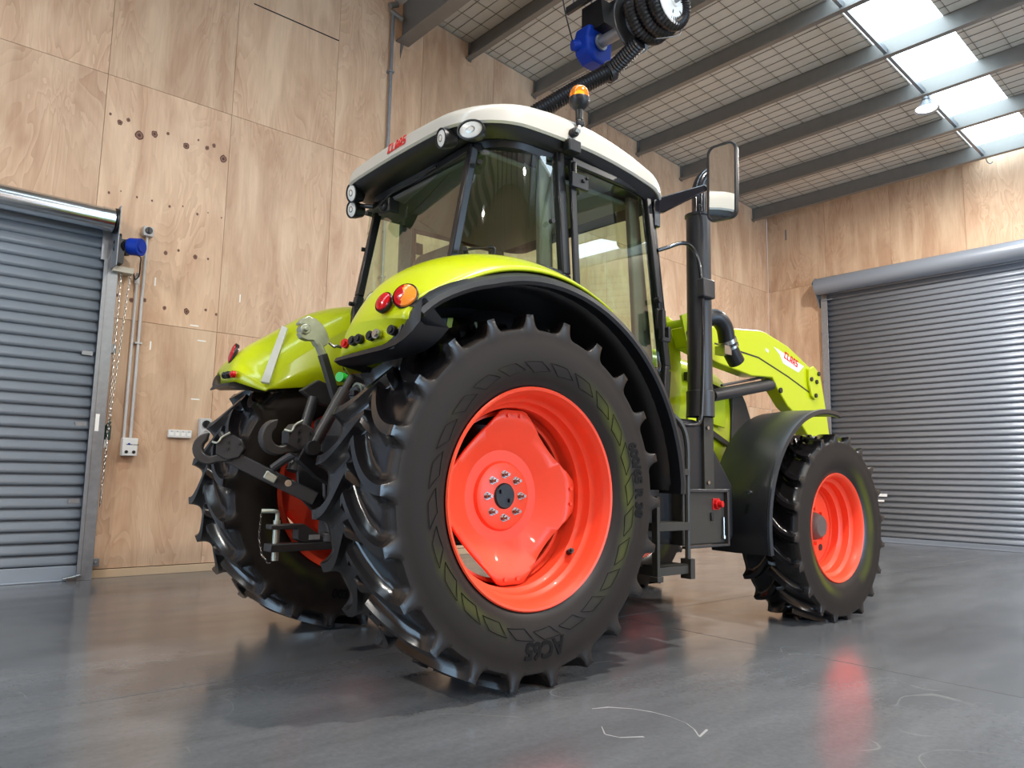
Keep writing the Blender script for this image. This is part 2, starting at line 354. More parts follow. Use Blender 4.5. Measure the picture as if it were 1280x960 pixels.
# floor: slabs with sawn control joints
floor = struct(obj('floor', MB().box(XL-.2, XR+.2, YN-.2, YW+.2, -.2, -.0025), M['gap']), 'polished grey concrete workshop floor')
xs = [XL-.2, -3.95, 4.05, XR+.2]; ys = [YN-.2, -2.5, 3.5, YW+.2]
for i in range(3):
    for j in range(3):
        obj('concrete_slab', MB().box(xs[i]+.0045, xs[i+1]-.0045, ys[j]+.0045, ys[j+1]-.0045, -.15, 0), M['concrete'], floor)
M['scuff'] = mat('white_scuff', (.27, .275, .28), .5)
for P_ in ([(2.379, 2.194), (2.449, 2.168), (2.512, 2.093), (2.544, 2.015), (2.553, 1.93), (2.538, 1.843), (2.5, 1.778), (2.446, 1.719), (2.539, 1.748)],
           [(2.246, 2.021), (2.188, 1.952), (2.206, 1.895), (2.283, 1.846)]):
    L_ = []
    for i, (x, y) in enumerate(P_):
        w_ = .003+.004*abs(sin(i*1.7)); L_.append([(x-w_*.3, y-w_, .0004), (x+w_*.3, y+w_, .0004)])
    obj('scuff_mark', MB().grid(L_), M['scuff'], floor)
# walls: a dark backing and plywood sheets in front, 6 mm joints
def wall(name, org, ux, rows, c0, c1, phase, skip, label, step=1.147):
    wl = MB(); o = Vector(org); U = Vector(ux); n = Vector((0, 0, 1)).cross(U)  # n points out of the room
    if n.dot(Vector((2, 0, 0))-o) > 0: n = -n
    z0 = roofz(o.x+U.x*c0); z1 = roofz(o.x+U.x*c1)
    P = [o+U*c0+n*.02, o+U*c1+n*.02, o+U*c1+n*.02+Vector((0,0,z1)), o+U*c0+n*.02+Vector((0,0,z0))]
    wl.prism(P, n*.12); wo = struct(obj(name, wl, M['seam']), label)
    k = math.floor((c0-phase)/step); out = []
    while phase+k*step < c1:
        a, b = max(c0, phase+k*step)+.002, min(c1, phase+(k+1)*step)-.002; k += 1
        if b-a < .05: continue
        for ri in range(len(rows)-1):
            if skip(a, b, ri): continue
            za, zb = rows[ri]+.002, rows[ri+1]
            if zb is None: ta, tb = roofz(o.x+U.x*a)-.01, roofz(o.x+U.x*b)-.01
            else: ta = tb = zb-.002
            base = o+U*a
            poly = [Vector((0,0,za)), U*(b-a)+Vector((0,0,za)), U*(b-a)+Vector((0,0,tb)), Vector((0,0,ta))]
            p = obj('plywood_panel', MB().prism(poly, n*.018), M['ply'], wo); p.location = base
            out.append((a, b, ri, p))
    return wo, out
wl, panels = wall('wall_left', (0, YW, 0), (1, 0, 0), [.075, 2.306, 4.569, None], XL, XR, 2.57-1.147*20, lambda a, b, r: r == 0 and b < 1.5 and b > -4, 'long plywood-lined wall behind the tractor')
wr, _ = wall('wall_right', (XR, 0, 0), (0, 1, 0), [.0, 2.306, 4.569, None], YN, YW, YW-1.147*20, lambda a, b, r: r < 2 and b < 6.2 and a > .8, 'plywood-lined end wall round the far roller door')
# walls behind the camera, each with an open roller doorway
wb = MB(); wb.box(XL-.15, XL, YN, .7, 0, 7.6); wb.box(XL-.15, XL, 6.4, YW, 0, 7.6); wb.box(XL-.15, XL, .7, 6.4, 4.6, 7.6)
struct(obj('wall_back', wb, M['ply']), 'plywood wall behind the camera with an open doorway')
wb = MB(); wb.box(XL, 3.9, YN-.15, YN, 0, 7.6); wb.box(9.1, XR, YN-.15, YN, 0, 7.0); wb.box(3.9, 9.1, YN-.15, YN, 4.7, 7.2)
struct(obj('wall_front', wb, M['ply']), 'plywood wall on the camera side with an open doorway')
yard = struct(obj('yard', MB().box(-30, 30, -30, 30, -.5, -.25), mat('yard_concrete', (.35, .35, .33), .8)), 'concrete yard outside')
# skirting
s = MB().box(1.632, XR-.02, YW-.022, YW, 0, .07); struct(obj('baseboard_left', s, M['skirt'], bevel=.003), 'pale pine skirting strip along the plywood wall')
s = MB().box(XR-.022, XR, 6.42, YW-.03, 0, .07); struct(obj('baseboard_right', s, M['skirt'], bevel=.003), 'pale pine skirting strip beside the far roller door')
# ceiling
def slab(x0, x1, y0, y1, dz, th):
    return [(x0, y0, roofz(x0)+dz), (x1, y0, roofz(x1)+dz), (x1, y1, roofz(x1)+dz), (x0, y1, roofz(x0)+dz),
            (x0, y0, roofz(x0)+dz+th), (x1, y0, roofz(x1)+dz+th), (x1, y1, roofz(x1)+dz+th), (x0, y1, roofz(x0)+dz+th)]
sky = [(2.88, 3.68), (-4.6, -3.6)]
cm = MB(); cuts = [YN-.15, -4.6, -3.6, 2.88, 3.68, YW+.15]
for a, b in ((0, 1), (2, 3), (4, 5)): cm.hexa(slab(XL-.15, XR+.15, cuts[a], cuts[b], .012, .1))
ceiling = struct(obj('ceiling', cm, M['insul']), 'roof lined with pale insulation held up by wire mesh')
for a, b in sky:
    n = 6; L = (XR-XL)/n
    for i in range(n): tag(obj('skylight_panel', MB().hexa(slab(XL+i*L+.01, XL+(i+1)*L-.01, a, b, .08, .01)), M['skylight'], ceiling), 'translucent white roof sheet' if i == 0 else None)
wm = MB(); t = .0022
y = YN+.1
while y < YW:
    if not any(a < y < b for a, b in sky) and y > 1.2:
        wm.hexa(slab(3.2, XR, y, y+t*1.6, .004, .004))
    y += .30
x = 3.2
while x < XR:
    for a, b in ((1.2, 2.88), (3.68, YW)): wm.hexa([(x, a, roofz(x)+.002), (x+t*1.6, a, roofz(x)+.002), (x+t*1.6, b, roofz(x)+.002), (x, b, roofz(x)+.002), (x, a, roofz(x)+.008), (x+t*1.6, a, roofz(x)+.008), (x+t*1.6, b, roofz(x)+.008), (x, b, roofz(x)+.008)])
    x += .15
o = obj('wire_mesh', wm, M['wire'], ceiling); o['kind'] = 'stuff'
px = [12.47, 11.36, 10.2, 9.05, 7.9, 6.77, 5.6]+[3.4-1.15*i for i in range(11)]
pl = MB(); L = YW-YN-.06; H = .245
sec = [(-.075, -H+.022), (-.078, -H+.022), (-.078, -H-.002), (.0, -H-.002), (.003, -H+.002), (.003, -.003), (.07, -.003), (.07, -.02), (.073, -.02), (.073, 0), (0, 0), (0, -H+.002), (-.075, -H+.002)]
pl.prism([(a, 0, b) for a, b in sec], (0, L, 0))
p0 = obj('purlin', pl, M['purlin'], ceiling, angle=20)
for i, x in enumerate(px):
    p = p0 if i == 0 else share(p0, parent=ceiling); p.location = (x, YN+.05, roofz(x)-.002)
    pp = obj('purlin_cleat', MB().box(-.04, .012, 0, .012, -.26, 0), M['purlin'], ceiling) if i == 0 else share(pp, parent=ceiling)
    pp.location = (x, YW-.02, roofz(x)-.004)
bm_ = MB().box(-.01, .01, 0, L, -.5, 0).box(-.09, .09, 0, L, -.515, -.5); o = obj('rafter', bm_, M['purlin'], ceiling); o.location = (4.55, YN+.05, roofz(4.6)-.01)
obj('rafter_fin', MB().prism([(4.53, YW-.005, 6.2), (4.58, YW-.005, 6.2), (4.53, YW-.005, 5.98)], (0, -.01, 0)), M['purlin'], ceiling)
obj('fly_brace', MB().prism([(6.9, YW-.02, 6.0), (6.9, YW-.06, 6.0), (7.05, YW-.75, 6.28), (7.05, YW-.71, 6.28)], (.035, 0, 0)), M['purlin'], ceiling)
for i in range(len(px)-1):
    a, b = px[i+1]+.004, px[i]-.004
    if abs(a-b) > 1.5: continue
    obj('bridging_channel', MB().hexa([(a, 3.5, roofz(a)-.2), (b, 3.5, roofz(b)-.2), (b, 3.54, roofz(b)-.2), (a, 3.54, roofz(a)-.2), (a, 3.5, roofz(a)-.13), (b, 3.5, roofz(b)-.13), (b, 3.54, roofz(b)-.13), (a, 3.54, roofz(a)-.13)]), M['galv'], ceiling)
obj('purlin_hook', MB().tube([(12.52, 3.5, roofz(12.5)-.2), (12.56, 3.5, 5.86), (12.6, 3.47, 5.83), (12.62, 3.44, 5.86)], .008), M['galv'], ceiling)
# ------------------------------------------------------------------ roller doors
def slat_mesh(L, p):
    prof = [(0, 0), (.010, .001), (.030, .010), (.036, .020), (.034, .030), (.026, .05), (.014, .072), (.002, p-.012), (0, p)]
    mb = MB(); rows = [[(0, -d, z), (L, -d, z)] for d, z in prof]; mb.grid(rows); return mb
P = .0957
d1 = struct(empty('door_1', (-3.5, YW, 0)), 'closed grey slatted roller door in the long plywood wall')
s0 = obj('slat', slat_mesh(5.01, P), M['slat'], d1, angle=50, solid=.002)
k = 0; z = .13
while z < 3.16:
    s_ = s0 if k == 0 else share(s0, parent=d1); s_.location = (0, -.045, z); z += P; k += 1
obj('bottom_bar', MB().box(0, 5.01, -.075, -.035, .0, .125).box(0, 5.01, -.095, -.075, 0, .012), M['slat'], d1, bevel=.004)
obj('guide_rail', MB().box(5.035, 5.125, -.11, 0, 0, 2.83).box(5.005, 5.035, -.112, -.098, 0, 2.8).prism([(5.035, -.112, 2.8), (5.125, -.112, 2.83), (5.10, -.112, 2.93), (5.06, -.112, 2.93)], (0, .1, 0)), M['galv'], d1, bevel=.003)
obj('side_filler', MB().box(4.98, 5.06, -.09, -.01, 2.8, 3.2), M['galv'], d1)
obj('guide_rail', MB().box(-.1, 0, -.11, 0, 0, 2.83), M['galv'], d1, bevel=.003)
obj('curtain_drum', MB().lathe([(-.1, .02), (-.1, .1), (4.93, .1), (4.93, .105), (5.02, .105), (5.03, .02)], (0, -.23, 3.13), 'X', 32), M['chrome'], d1)
obj('drum_strap', MB().lathe([(5.03, .02), (5.03, .112), (5.05, .112), (5.05, .02)], (0, -.23, 3.13), 'X', 32), M['black'], d1)
br = MB().box(5.058, 5.066, -.3, 0, 2.72, 3.26).box(5.066, 5.075, -.02, -.0, 2.72, 3.26).box(5.066, 5.12, -.012, 0, 2.80, 3.24)
for zz in (2.8, 3.0, 3.2): br.cyl((5.066, -.16, zz), (5.085, -.16, zz), .012, 8)
obj('drum_bracket', br, M['galv'], d1, bevel=.002)
mt = obj('motor', MB().cyl((5.18, -.22, 2.93), (5.25, -.30, 2.92), .078, 24).cyl((5.25, -.30, 2.92), (5.255, -.306, 2.92), .045, 20), M['blue'], d1, bevel=.008)
obj('gearbox', MB().cyl((5.09, -.14, 2.92), (5.16, -.2, 2.92), .075, 14).box(5.08, 5.13, -.24, -.06, 2.76, 2.98).cyl((5.075, -.15, 3.0), (5.11, -.15, 3.0), .05, 14), M['black'], mt)
obj('motor_cable', MB().tube([(5.2, -.28, 2.85), (5.26, -.26, 2.84), (5.29, -.15, 2.8), (5.31, -.06, 2.72), (5.28, -.05, 2.68), (5.26, -.06, 2.74)], .006), M['black'], mt)
obj('cable_shelf', MB().box(5.07, 5.24, -.16, -.03, 2.70, 2.75), mat('cream_metal', (.6, .56, .47), .5), d1, bevel=.002)
def chain(name, pts, par, pitch=.03, r=.003, m_='steel'):
    mb = MB(); pts = [Vector(p) for p in pts]; i = 0
    for a, b in zip(pts, pts[1:]):
        n = max(1, int((b-a).length/pitch)); d = (b-a)/n; dd = d.normalized(); u = dd.orthogonal().normalized(); v = dd.cross(u)
        for k in range(n):
            c = a+d*(k+.5); w_ = u if i % 2 else v; i += 1; hl, hw = d.length*.62, pitch*.25
            ring = [c+dd*(hl*cos(t))+w_*(hw*sin(t)) for t in [2*pi*q/6 for q in range(6)]]
            mb.tube(ring, r, n=4, smooth=0, closed=True)
    return obj(name, mb, M[m_], par)
chain('hand_chain', [(5.145, -.12, 2.7), (5.145, -.11, 2.0), (5.155, -.09, 1.42), (5.15, -.06, .62)], d1)
chain('hand_chain', [(5.225, -.1, 2.7), (5.19, -.09, 2.0), (5.17, -.07, 1.45), (5.15, -.06, .64)], d1)
obj('chain_cleat', MB().box(5.13, 5.19, -.05, 0, 1.2, 1.33).box(5.14, 5.175, -.075, -.05, 1.22, 1.27).cyl((5.14, -.06, 1.31), (5.17, -.09, 1.36), .012, 8), mat('dark_green_metal', (.03, .07, .06), .4), d1, bevel=.003)
obj('chain_tag', MB().box(5.135, 5.165, -.08, -.077, 1.13, 1.2), M['white'], d1)
obj('guide_clip', MB().box(5.125, 5.18, -.03, 0, 1.98, 2.06), M['galv'], d1, bevel=.003)
o = obj('guide_clip', MB().box(5.125, 5.19, -.035, 0, .10, .17).cyl((5.16, -.035, .135), (5.16, -.045, .135), .014, 8), M['galv'], d1, bevel=.003)
obj('rail_sticker', MB().box(5.045, 5.075, -.1125, -.111, 1.27, 1.42), M['sticker'], d1)
obj('floor_bolt', MB().box(4.93, 5.0, -.14, -.09, 0, .03).cyl((4.9, -.12, .02), (5.03, -.13, .05), .012, 8), M['steel'], d1)
for zz in (1.31, .65, 1.93): obj('slat_clip', MB().box(4.9, 4.985, -.082, -.078, zz, zz+.035), M['galv'], d1)
# far door
d2 = struct(empty('door_2', (XR, 6.24, 0)), 'wide closed grey slatted roller door in the end wall')
mb = MB(); prof = [(0, 0), (.010, .001), (.026, .010), (.031, .022), (.028, .036), (.018, .058), (.008, .074), (.001, P-.010), (0, P)]
mb.grid([[(-d, 0, z), (-d, -5.4, z)] for d, z in prof]); s0 = obj('slat', mb, M['slatg'], d2, angle=50, solid=-.002)
k = 0; z = .09
while z < 4.42:
    s_ = s0 if k == 0 else share(s0, parent=d2); s_.location = (-.035, 0, z); z += P; k += 1
obj('bottom_bar', MB().box(-.085, -.035, -5.4, 0, 0, .085).box(-.1, -.03, -5.4, 0, 0, .02), M['slatg'], d2, bevel=.004)
obj('guide_rail', MB().box(-.1, 0, .0, .085, 0, 4.25).box(-.1, -.085, -.03, .0, 0, 4.25), M['galv'], d2, bevel=.003)
obj('guide_rail', MB().box(-.1, 0, -5.5, -5.4, 0, 4.25), M['galv'], d2, bevel=.003)
obj('curtain_drum', MB().lathe([(-5.5, .02), (-5.5, .15), (.1, .15), (.1, .02)], (-.2, 0, 4.45), 'Y', 36), M['slatg'], d2)
obj('drum_bracket', MB().prism([(-.34, .12, 4.5), (-.2, .12, 4.62), (0, .12, 4.62), (0, .12, 4.1), (-.08, .12, 4.1), (-.2, .12, 4.32)], (0, .012, 0)).box(-.02, 0, .12, .16, 4.1, 4.62), M['galv'], d2, bevel=.002)
obj('guide_stop', MB().box(-.12, -.1, -.14, .05, 4.2, 4.215), M['galv'], d2)
for zz in (3.6, 2.72, 1.75): obj('guide_clip', MB().box(-.03, 0, .085, .13, zz, zz+.05), M['galv'], d2)
obj('door_label', MB().box(-.0675, -.0655, -.92, -.69, .745, .79), M['sticker'], d2)
obj('door_label', MB().box(-.0675, -.0655, -.87, -.76, .66, .69), M['sticker'], d2)
# black reveal high on the long wall
o = struct(obj('trim_1', MB().box(2.72, 3.716, YW-.004, YW+.002, 5.86, 5.872), M['black']), 'thin dark gap high in the plywood lining')
# knots and white filler marks belong to single sheets
# (x, z, radius) on the wall
knots = [(1.469, 4.195, 0.0124), (1.554, 4.142, 0.0223), (1.623, 4.189, 0.0174), (1.725, 4.073, 0.0372), (1.856, 4.128, 0.0285), (1.976, 4.172, 0.0136), (2.149, 4.101, 0.0285), (2.261, 4.199, 0.0099), (2.348, 4.144, 0.0198), (2.413, 4.19, 0.0174), (2.514, 4.08, 0.0372), (1.514, 3.452, 0.0112), (1.611, 3.492, 0.0062), (1.75, 3.472, 0.0093), (1.883, 3.472, 0.0093), (2.043, 3.458, 0.0112), (2.162, 3.49, 0.0074), (2.303, 3.447, 0.0112), (2.403, 3.486, 0.0062), (2.536, 3.468, 0.0074), (2.04, 2.998, 0.0174), (2.153, 3.047, 0.0124), (2.312, 3.017, 0.0198), (2.435, 3.022, 0.0099), (1.774, 2.493, 0.0186), (1.888, 2.512, 0.0161), (2.068, 2.466, 0.0174), (2.269, 2.464, 0.026), (2.447, 2.509, 0.0124), (1.656, 2.517, 0.0124), (2.55, 2.482, 0.0124)]
marks = [(1.968, 2.703, 1), (2.776, 2.683, 1), (2.352, 2.339, 0), (2.43, 2.2, 0), (1.971, 2.093, 1), (2.41, 1.627, 0)]
def panel_at(x, z):
    r = 0 if z < 2.306 else (1 if z < 4.569 else 2)
    for a, b, ri, p in panels:
        if ri == r and a <= x <= b: return p
for kx, kz, R in knots:
    p = panel_at(kx, kz)
    if not p: continue
    mb = MB()
    n = 12; rr = [random.uniform(.85, 1.15) for _ in range(n)]
    for s_, yy, mi in ((1, -.0008, 1), (.78, -.0014, 0), (.35, -.0020, 1)):
        mb.add([(R*s_*rr[i]*cos(2*pi*i/n), yy, R*1.2*s_*rr[i]*sin(2*pi*i/n)) for i in range(n)], [tuple(range(n))], mi)
    o = obj('knot', mb, [M['knot'], M['knotd']], p); o.location = (kx-p.location.x, 0, kz)
for mx_, mz_, v in marks:
    p = panel_at(mx_, mz_)
    if p:
        w_, h_ = (.012, .08) if v else (.08, .012)
        o = obj('filler_mark', MB().box(-w_/2, w_/2, -.001, .0005, -h_/2, h_/2), M['sticker'], p); o.location = (mx_-p.location.x, 0, mz_)
# ------------------------------------------------------------------ wall fittings
t = empty('isolator_switch', (1.858, YW, 3.15)); tag(t, 'small grey isolator switch box beside the blue roller-door motor, with its own conduit', 'switch')
obj('box', MB().box(-.045, .045, -.075, 0, -.045, .045), M['conduit'], t, bevel=.006)
obj('knob', MB().cyl((0, -.075, .005), (0, -.09, .005), .032, 20).box(-.006, .006, -.1, -.088, -.02, .03), M['black'], t, bevel=.002)
obj('conduit', MB().cyl((0, -.03, -.045), (0, -.03, -1.92), .0125, 12), M['conduit'], t)
obj('saddle', MB().box(-.03, .03, -.046, 0, -1.06, -1.045), M['conduit'], t)
t = empty('door_control_box', (1.848, YW, 1.145)); tag(t, 'white push-button door control box at the foot of the twin conduits', 'control box')
obj('box', MB().box(-.062, .062, -.085, 0, -.08, .08), M['white'], t, bevel=.006)
for x in (-.03, .032): obj('button', MB().cyl((x, -.085, -.045), (x, -.093, -.045), .014, 14), M['black'], t)
obj('button', MB().box(-.02, -.004, -.09, -.085, .02, .034), M['blue'], t)
tx_ = text_mb('UP  STOP  DOWN', .013); place(tx_, (.018, -.0855, .02), (1, 0, 0), (0, 0, 1)); obj('lettering', tx_, M['darkink'], t)
obj('conduit', MB().cyl((-.045, -.03, .08), (-.045, -.03, 1.5), .0125, 12), M['conduit'], t)
obj('conduit_cap', MB().cyl((-.045, -.03, 1.5), (-.045, -.03, 1.56), .022, 14).cyl((-.045, -.03, 1.56), (-.045, -.05, 1.6), .015, 10), M['conduit'], t)
t = empty('power_outlet', (2.285, YW, 1.286)); tag(t, 'long white four-way power outlet on the plywood wall', 'outlet')
obj('face_plate', MB().box(-.105, .105, -.035, 0, -.037, .037), M['white'], t, bevel=.005)
for i in range(4):
    x = -.078+i*.052; obj('socket', MB().box(x-.018, x+.018, -.038, -.035, -.02, .012), M['sticker'], t, bevel=.001)
    obj('rocker', MB().box(x-.005, x+.005, -.041, -.035, .016, .028), M['conduit'], t)
t = empty('industrial_socket', (2.505, YW, 1.35)); tag(t, 'grey upright switched round socket just behind the left rear tyre', 'socket')
obj('box', MB().box(-.05, .05, -.07, 0, -.095, .095), M['conduit'], t, bevel=.006)
obj('knob', MB().cyl((0, -.07, .04), (0, -.088, .04), .036, 20).box(-.006, .006, -.098, -.086, .01, .07), M['black'], t)
obj('socket_cap', MB().lathe([(-.07, .038), (-.09, .038), (-.09, .026), (-.08, .024), (-.08, .001)], (0, 0, -.05), 'Y', 20), M['conduit'], t)
t = empty('steel_pipe', (4.385, YW, 0)); tag(t, 'thin galvanised pipe running up the plywood wall to the roof', 'pipe')
obj('pipe', MB().cyl((0, -.045, .05), (0, -.045, 6.52), .021, 14), M['galv'], t)
for z in (5.72, 3.2, 1.2): obj('pipe_clip', MB().box(-.035, .035, -.072, 0, z, z+.02), M['galv'], t)
obj('tee', MB().cyl((-.03, -.045, 6.5), (.11, -.1, 6.42), .03, 14).cyl((-.05, -.05, 6.56), (.05, -.05, 6.62), .035, 14), M['purlin'], t)
obj('wall_strip', MB().box(0, .03, 0, .006, -.1, .1), M['galv']).location = (12.7, 7.2, 5.5)
bpy.data.objects['wall_strip'].rotation_euler = (0, 0, radians(90)); bpy.data.objects['wall_strip'].location = (XR-.001, 7.0, 5.63)
tag(bpy.data.objects['wall_strip'], 'short grey metal strip fixed high in the corner of the end wall', 'bracket')
# high bay lamps
def lamp(x, y, z, label):
    t = empty('high_bay_lamp', (x, y, z)); tag(t, label, 'lamp', 'high bay lamps under the roof')
    obj('reflector', MB().lathe([(.13, .02), (.12, .05), (.03, .11), (0, .15), (-.004, .15), (.026, .105), (.1, .04)], (0, 0, 0), 'Z', 28), M['galv'], t)
    obj('lamp_face', MB().lathe([(.012, .001), (.012, .128)], (0, 0, 0), 'Z', 28), M['lampface'], t)
    obj('driver_housing', MB().cyl((0, 0, .13), (0, 0, .16), .05, 16), M['galv'], t)
    obj('hanger', MB().cyl((0, 0, .16), (0, 0, roofz(x)-z-.2), .005, 8), M['galv'], t)
    l = bpy.data.lights.new('bulb', 'AREA'); l.shape = 'DISK'; l.size = .24; l.energy = LAMP_W; l.color = (1, .93, .84)
    o = bpy.data.objects.new('bulb', l); C.objects.link(o); o.parent = t; o.location = (0, 0, -.02)
lamp(10.15, 3.48, 5.84, 'round glowing high bay lamp hanging beside the skylight')
for x, y, lb in ((3.4, 1.0, 'round high bay lamp hanging above the camera'), (-3.6, 3.5, 'round high bay lamp hanging over the bay behind the tractor'), (3.4, -4.6, 'round high bay lamp hanging by the side doorway'), (-3.6, -4.6, 'round high bay lamp hanging in the rear corner'), (9.9, -1.5, 'round high bay lamp hanging over the right of the bay')):
    lamp(x, y, 6.0, lb)
# ------------------------------------------------------------------ exhaust hose reel under the roof
t = empty('exhaust_hose_reel', (5.43, 4.5, 5.45)); tag(t, 'black ribbed exhaust hose wound on a reel hanging under the purlins', 'hose reel')
obj('reel_flange', MB().lathe([(0, .06), (0, .285), (-.012, .29), (-.02, .28), (-.02, .06)], (0, .02, 0), 'Y', 48), M['dgrey'], t)
obj('reel_core', MB().lathe([(0, .12), (-.46, .12)], (0, .02, 0), 'Y', 32), M['galv'], t)
def hose(name, pts, r, par, rib=.019):
    P_ = [Vector(p) for p in pts]; L = [0]
    for a, b in zip(P_, P_[1:]): L.append(L[-1]+(b-a).length)
    n = int(L[-1]/rib)*2; q = []; rad = []; j = 0
    for i in range(n+1):
        s_ = L[-1]*i/n
        while j < len(P_)-2 and s_ > L[j+1]: j += 1
        f = (s_-L[j])/(L[j+1]-L[j]); q.append(P_[j].lerp(P_[j+1], f)); rad.append(r if i % 2 else r*.86)
    return obj(name, MB().tube(q, rad, n=20, smooth=0), M['hose'], par, angle=22)
wind = [( .205*cos(a)*(1-.0*a), -.09-.125*a/(2*pi), .205*sin(a)) for a in [2*pi*i/36 for i in range(36*3+10)]]
wind = [((.225-.045*max(0, -y-.1)/.4)/.205*x, y, (.225-.045*max(0, -y-.1)/.4)/.205*z) for x, y, z in wind]
hose('wound_hose', wind, .074, t, .03)
obj('hub_disc', MB().lathe([(-.5, .02), (-.5, .215), (-.512, .225), (-.52, .215), (-.52, .055), (-.53, .05), (-.53, .001)], (0, .02, 0), 'Y', 40), M['white'], t)
obj('shaft_end', MB().cyl((0, -.51, 0), (0, -.56, 0), .025, 12), M['galv'], t)
for a in range(6):
    a = a*pi/3+.3; obj('hub_slot', MB().box(-.018, .018, -.503, -.498, -.006, .006, M=Matrix.Translation((.12*cos(a), 0, .12*sin(a))) @ Matrix.Rotation(-a, 4, 'Y')), M['darkink'], t)
obj('retaining_wire', MB().tube([(.2, -.42, -.1), (.16, -.44, -.24), (.05, -.4, -.3), (-.02, -.3, -.3)], .006), M['galv'], t)
obj('outlet_pipe', MB().cyl((0, .03, 0), (0, .42, 0), .06, 24).cyl((0, .42, 0), (0, .44, 0), .085, 24), M['galv'], t)
fn = MB(); poly = [(.19*cos(a), .45, .19*sin(a)) for a in [2*pi*i/20 for i in range(16)]]
poly = [(-.16, .45, .16), (-.2, .45, .02), (-.17, .45, -.13), (-.07, .45, -.21), (.07, .45, -.21), (.19, .45, -.15), (.2, .45, .1), (.08, .45, .2)]
fn.prism(poly, (0, .2, 0)); f = obj('fan_housing', fn, M['blue'], t, bevel=.03, seg=3)
obj('fan_motor', MB().cyl((-.1, .55, -.02), (-.24, .62, -.05), .055, 20), M['blue'], f, bevel=.006)
obj('support_bracket', MB().prism([(-.1, .3, .12), (-.1, .62, .12), (-.1, .62, .42), (-.1, .35, .42)], (.2, 0, 0)), M['black'], t, bevel=.004)
obj('support_channel', MB().box(-.16, -.12, -.3, .8, .42, .5).box(.12, .16, -.3, .8, .42, .5), M['dgrey'], t, bevel=.003)
for x in (-.14, .14):
    for y in (-.25, .7): obj('hanger_rod', MB().cyl((x, y, .5), (x, y, .98), .01, 8), M['galv'], t)
hose('hanging_hose', [(-.05, -.12, -.27), (-.035, .25, -.40), (-.3, .45, -.6), (-.64, .70, -.89), (-.86, .9, -1.1), (-.95, .97, -1.22)], .086, t, .03)
obj('hose_collar', MB().cyl((-.02, .26, -.395), (-.07, .29, -.435), .102, 24).cyl((-.07, .29, -.435), (-.075, .295, -.44), .106, 24), M['black'], t, bevel=.004)
obj('hose_clip', MB().tube([Vector((-.03, .27, -.4))+Vector((cos(a)*.108, 0, sin(a)*.108)) for a in [2*pi*i/16 for i in range(16)]], .005, closed=True, smooth=0), M['galv'], t)
obj('nozzle', MB().cyl((-.95, .97, -1.22), (-1.0, 1.0, -1.32), .075, 20, r2=.1), M['black'], t)
obj('power_cable', MB().tube([(-.55, .5, 1.0), (-.53, .5, .5), (-.45, .52, .2), (-.25, .6, -.02)], .007), M['black'], t)
# ================================================================== TRACTOR (x forward, y left, z up, origin under the rear axle)
TR = empty('tractor', (2.3932, 3.6607, 0), -.017)
tag(TR, 'lime green tractor with red-orange wheels, white cab roof and front loader arms', 'tractor')
def sub(name, mb, m_, par, **k): return obj(name, mb, m_, par, **k)
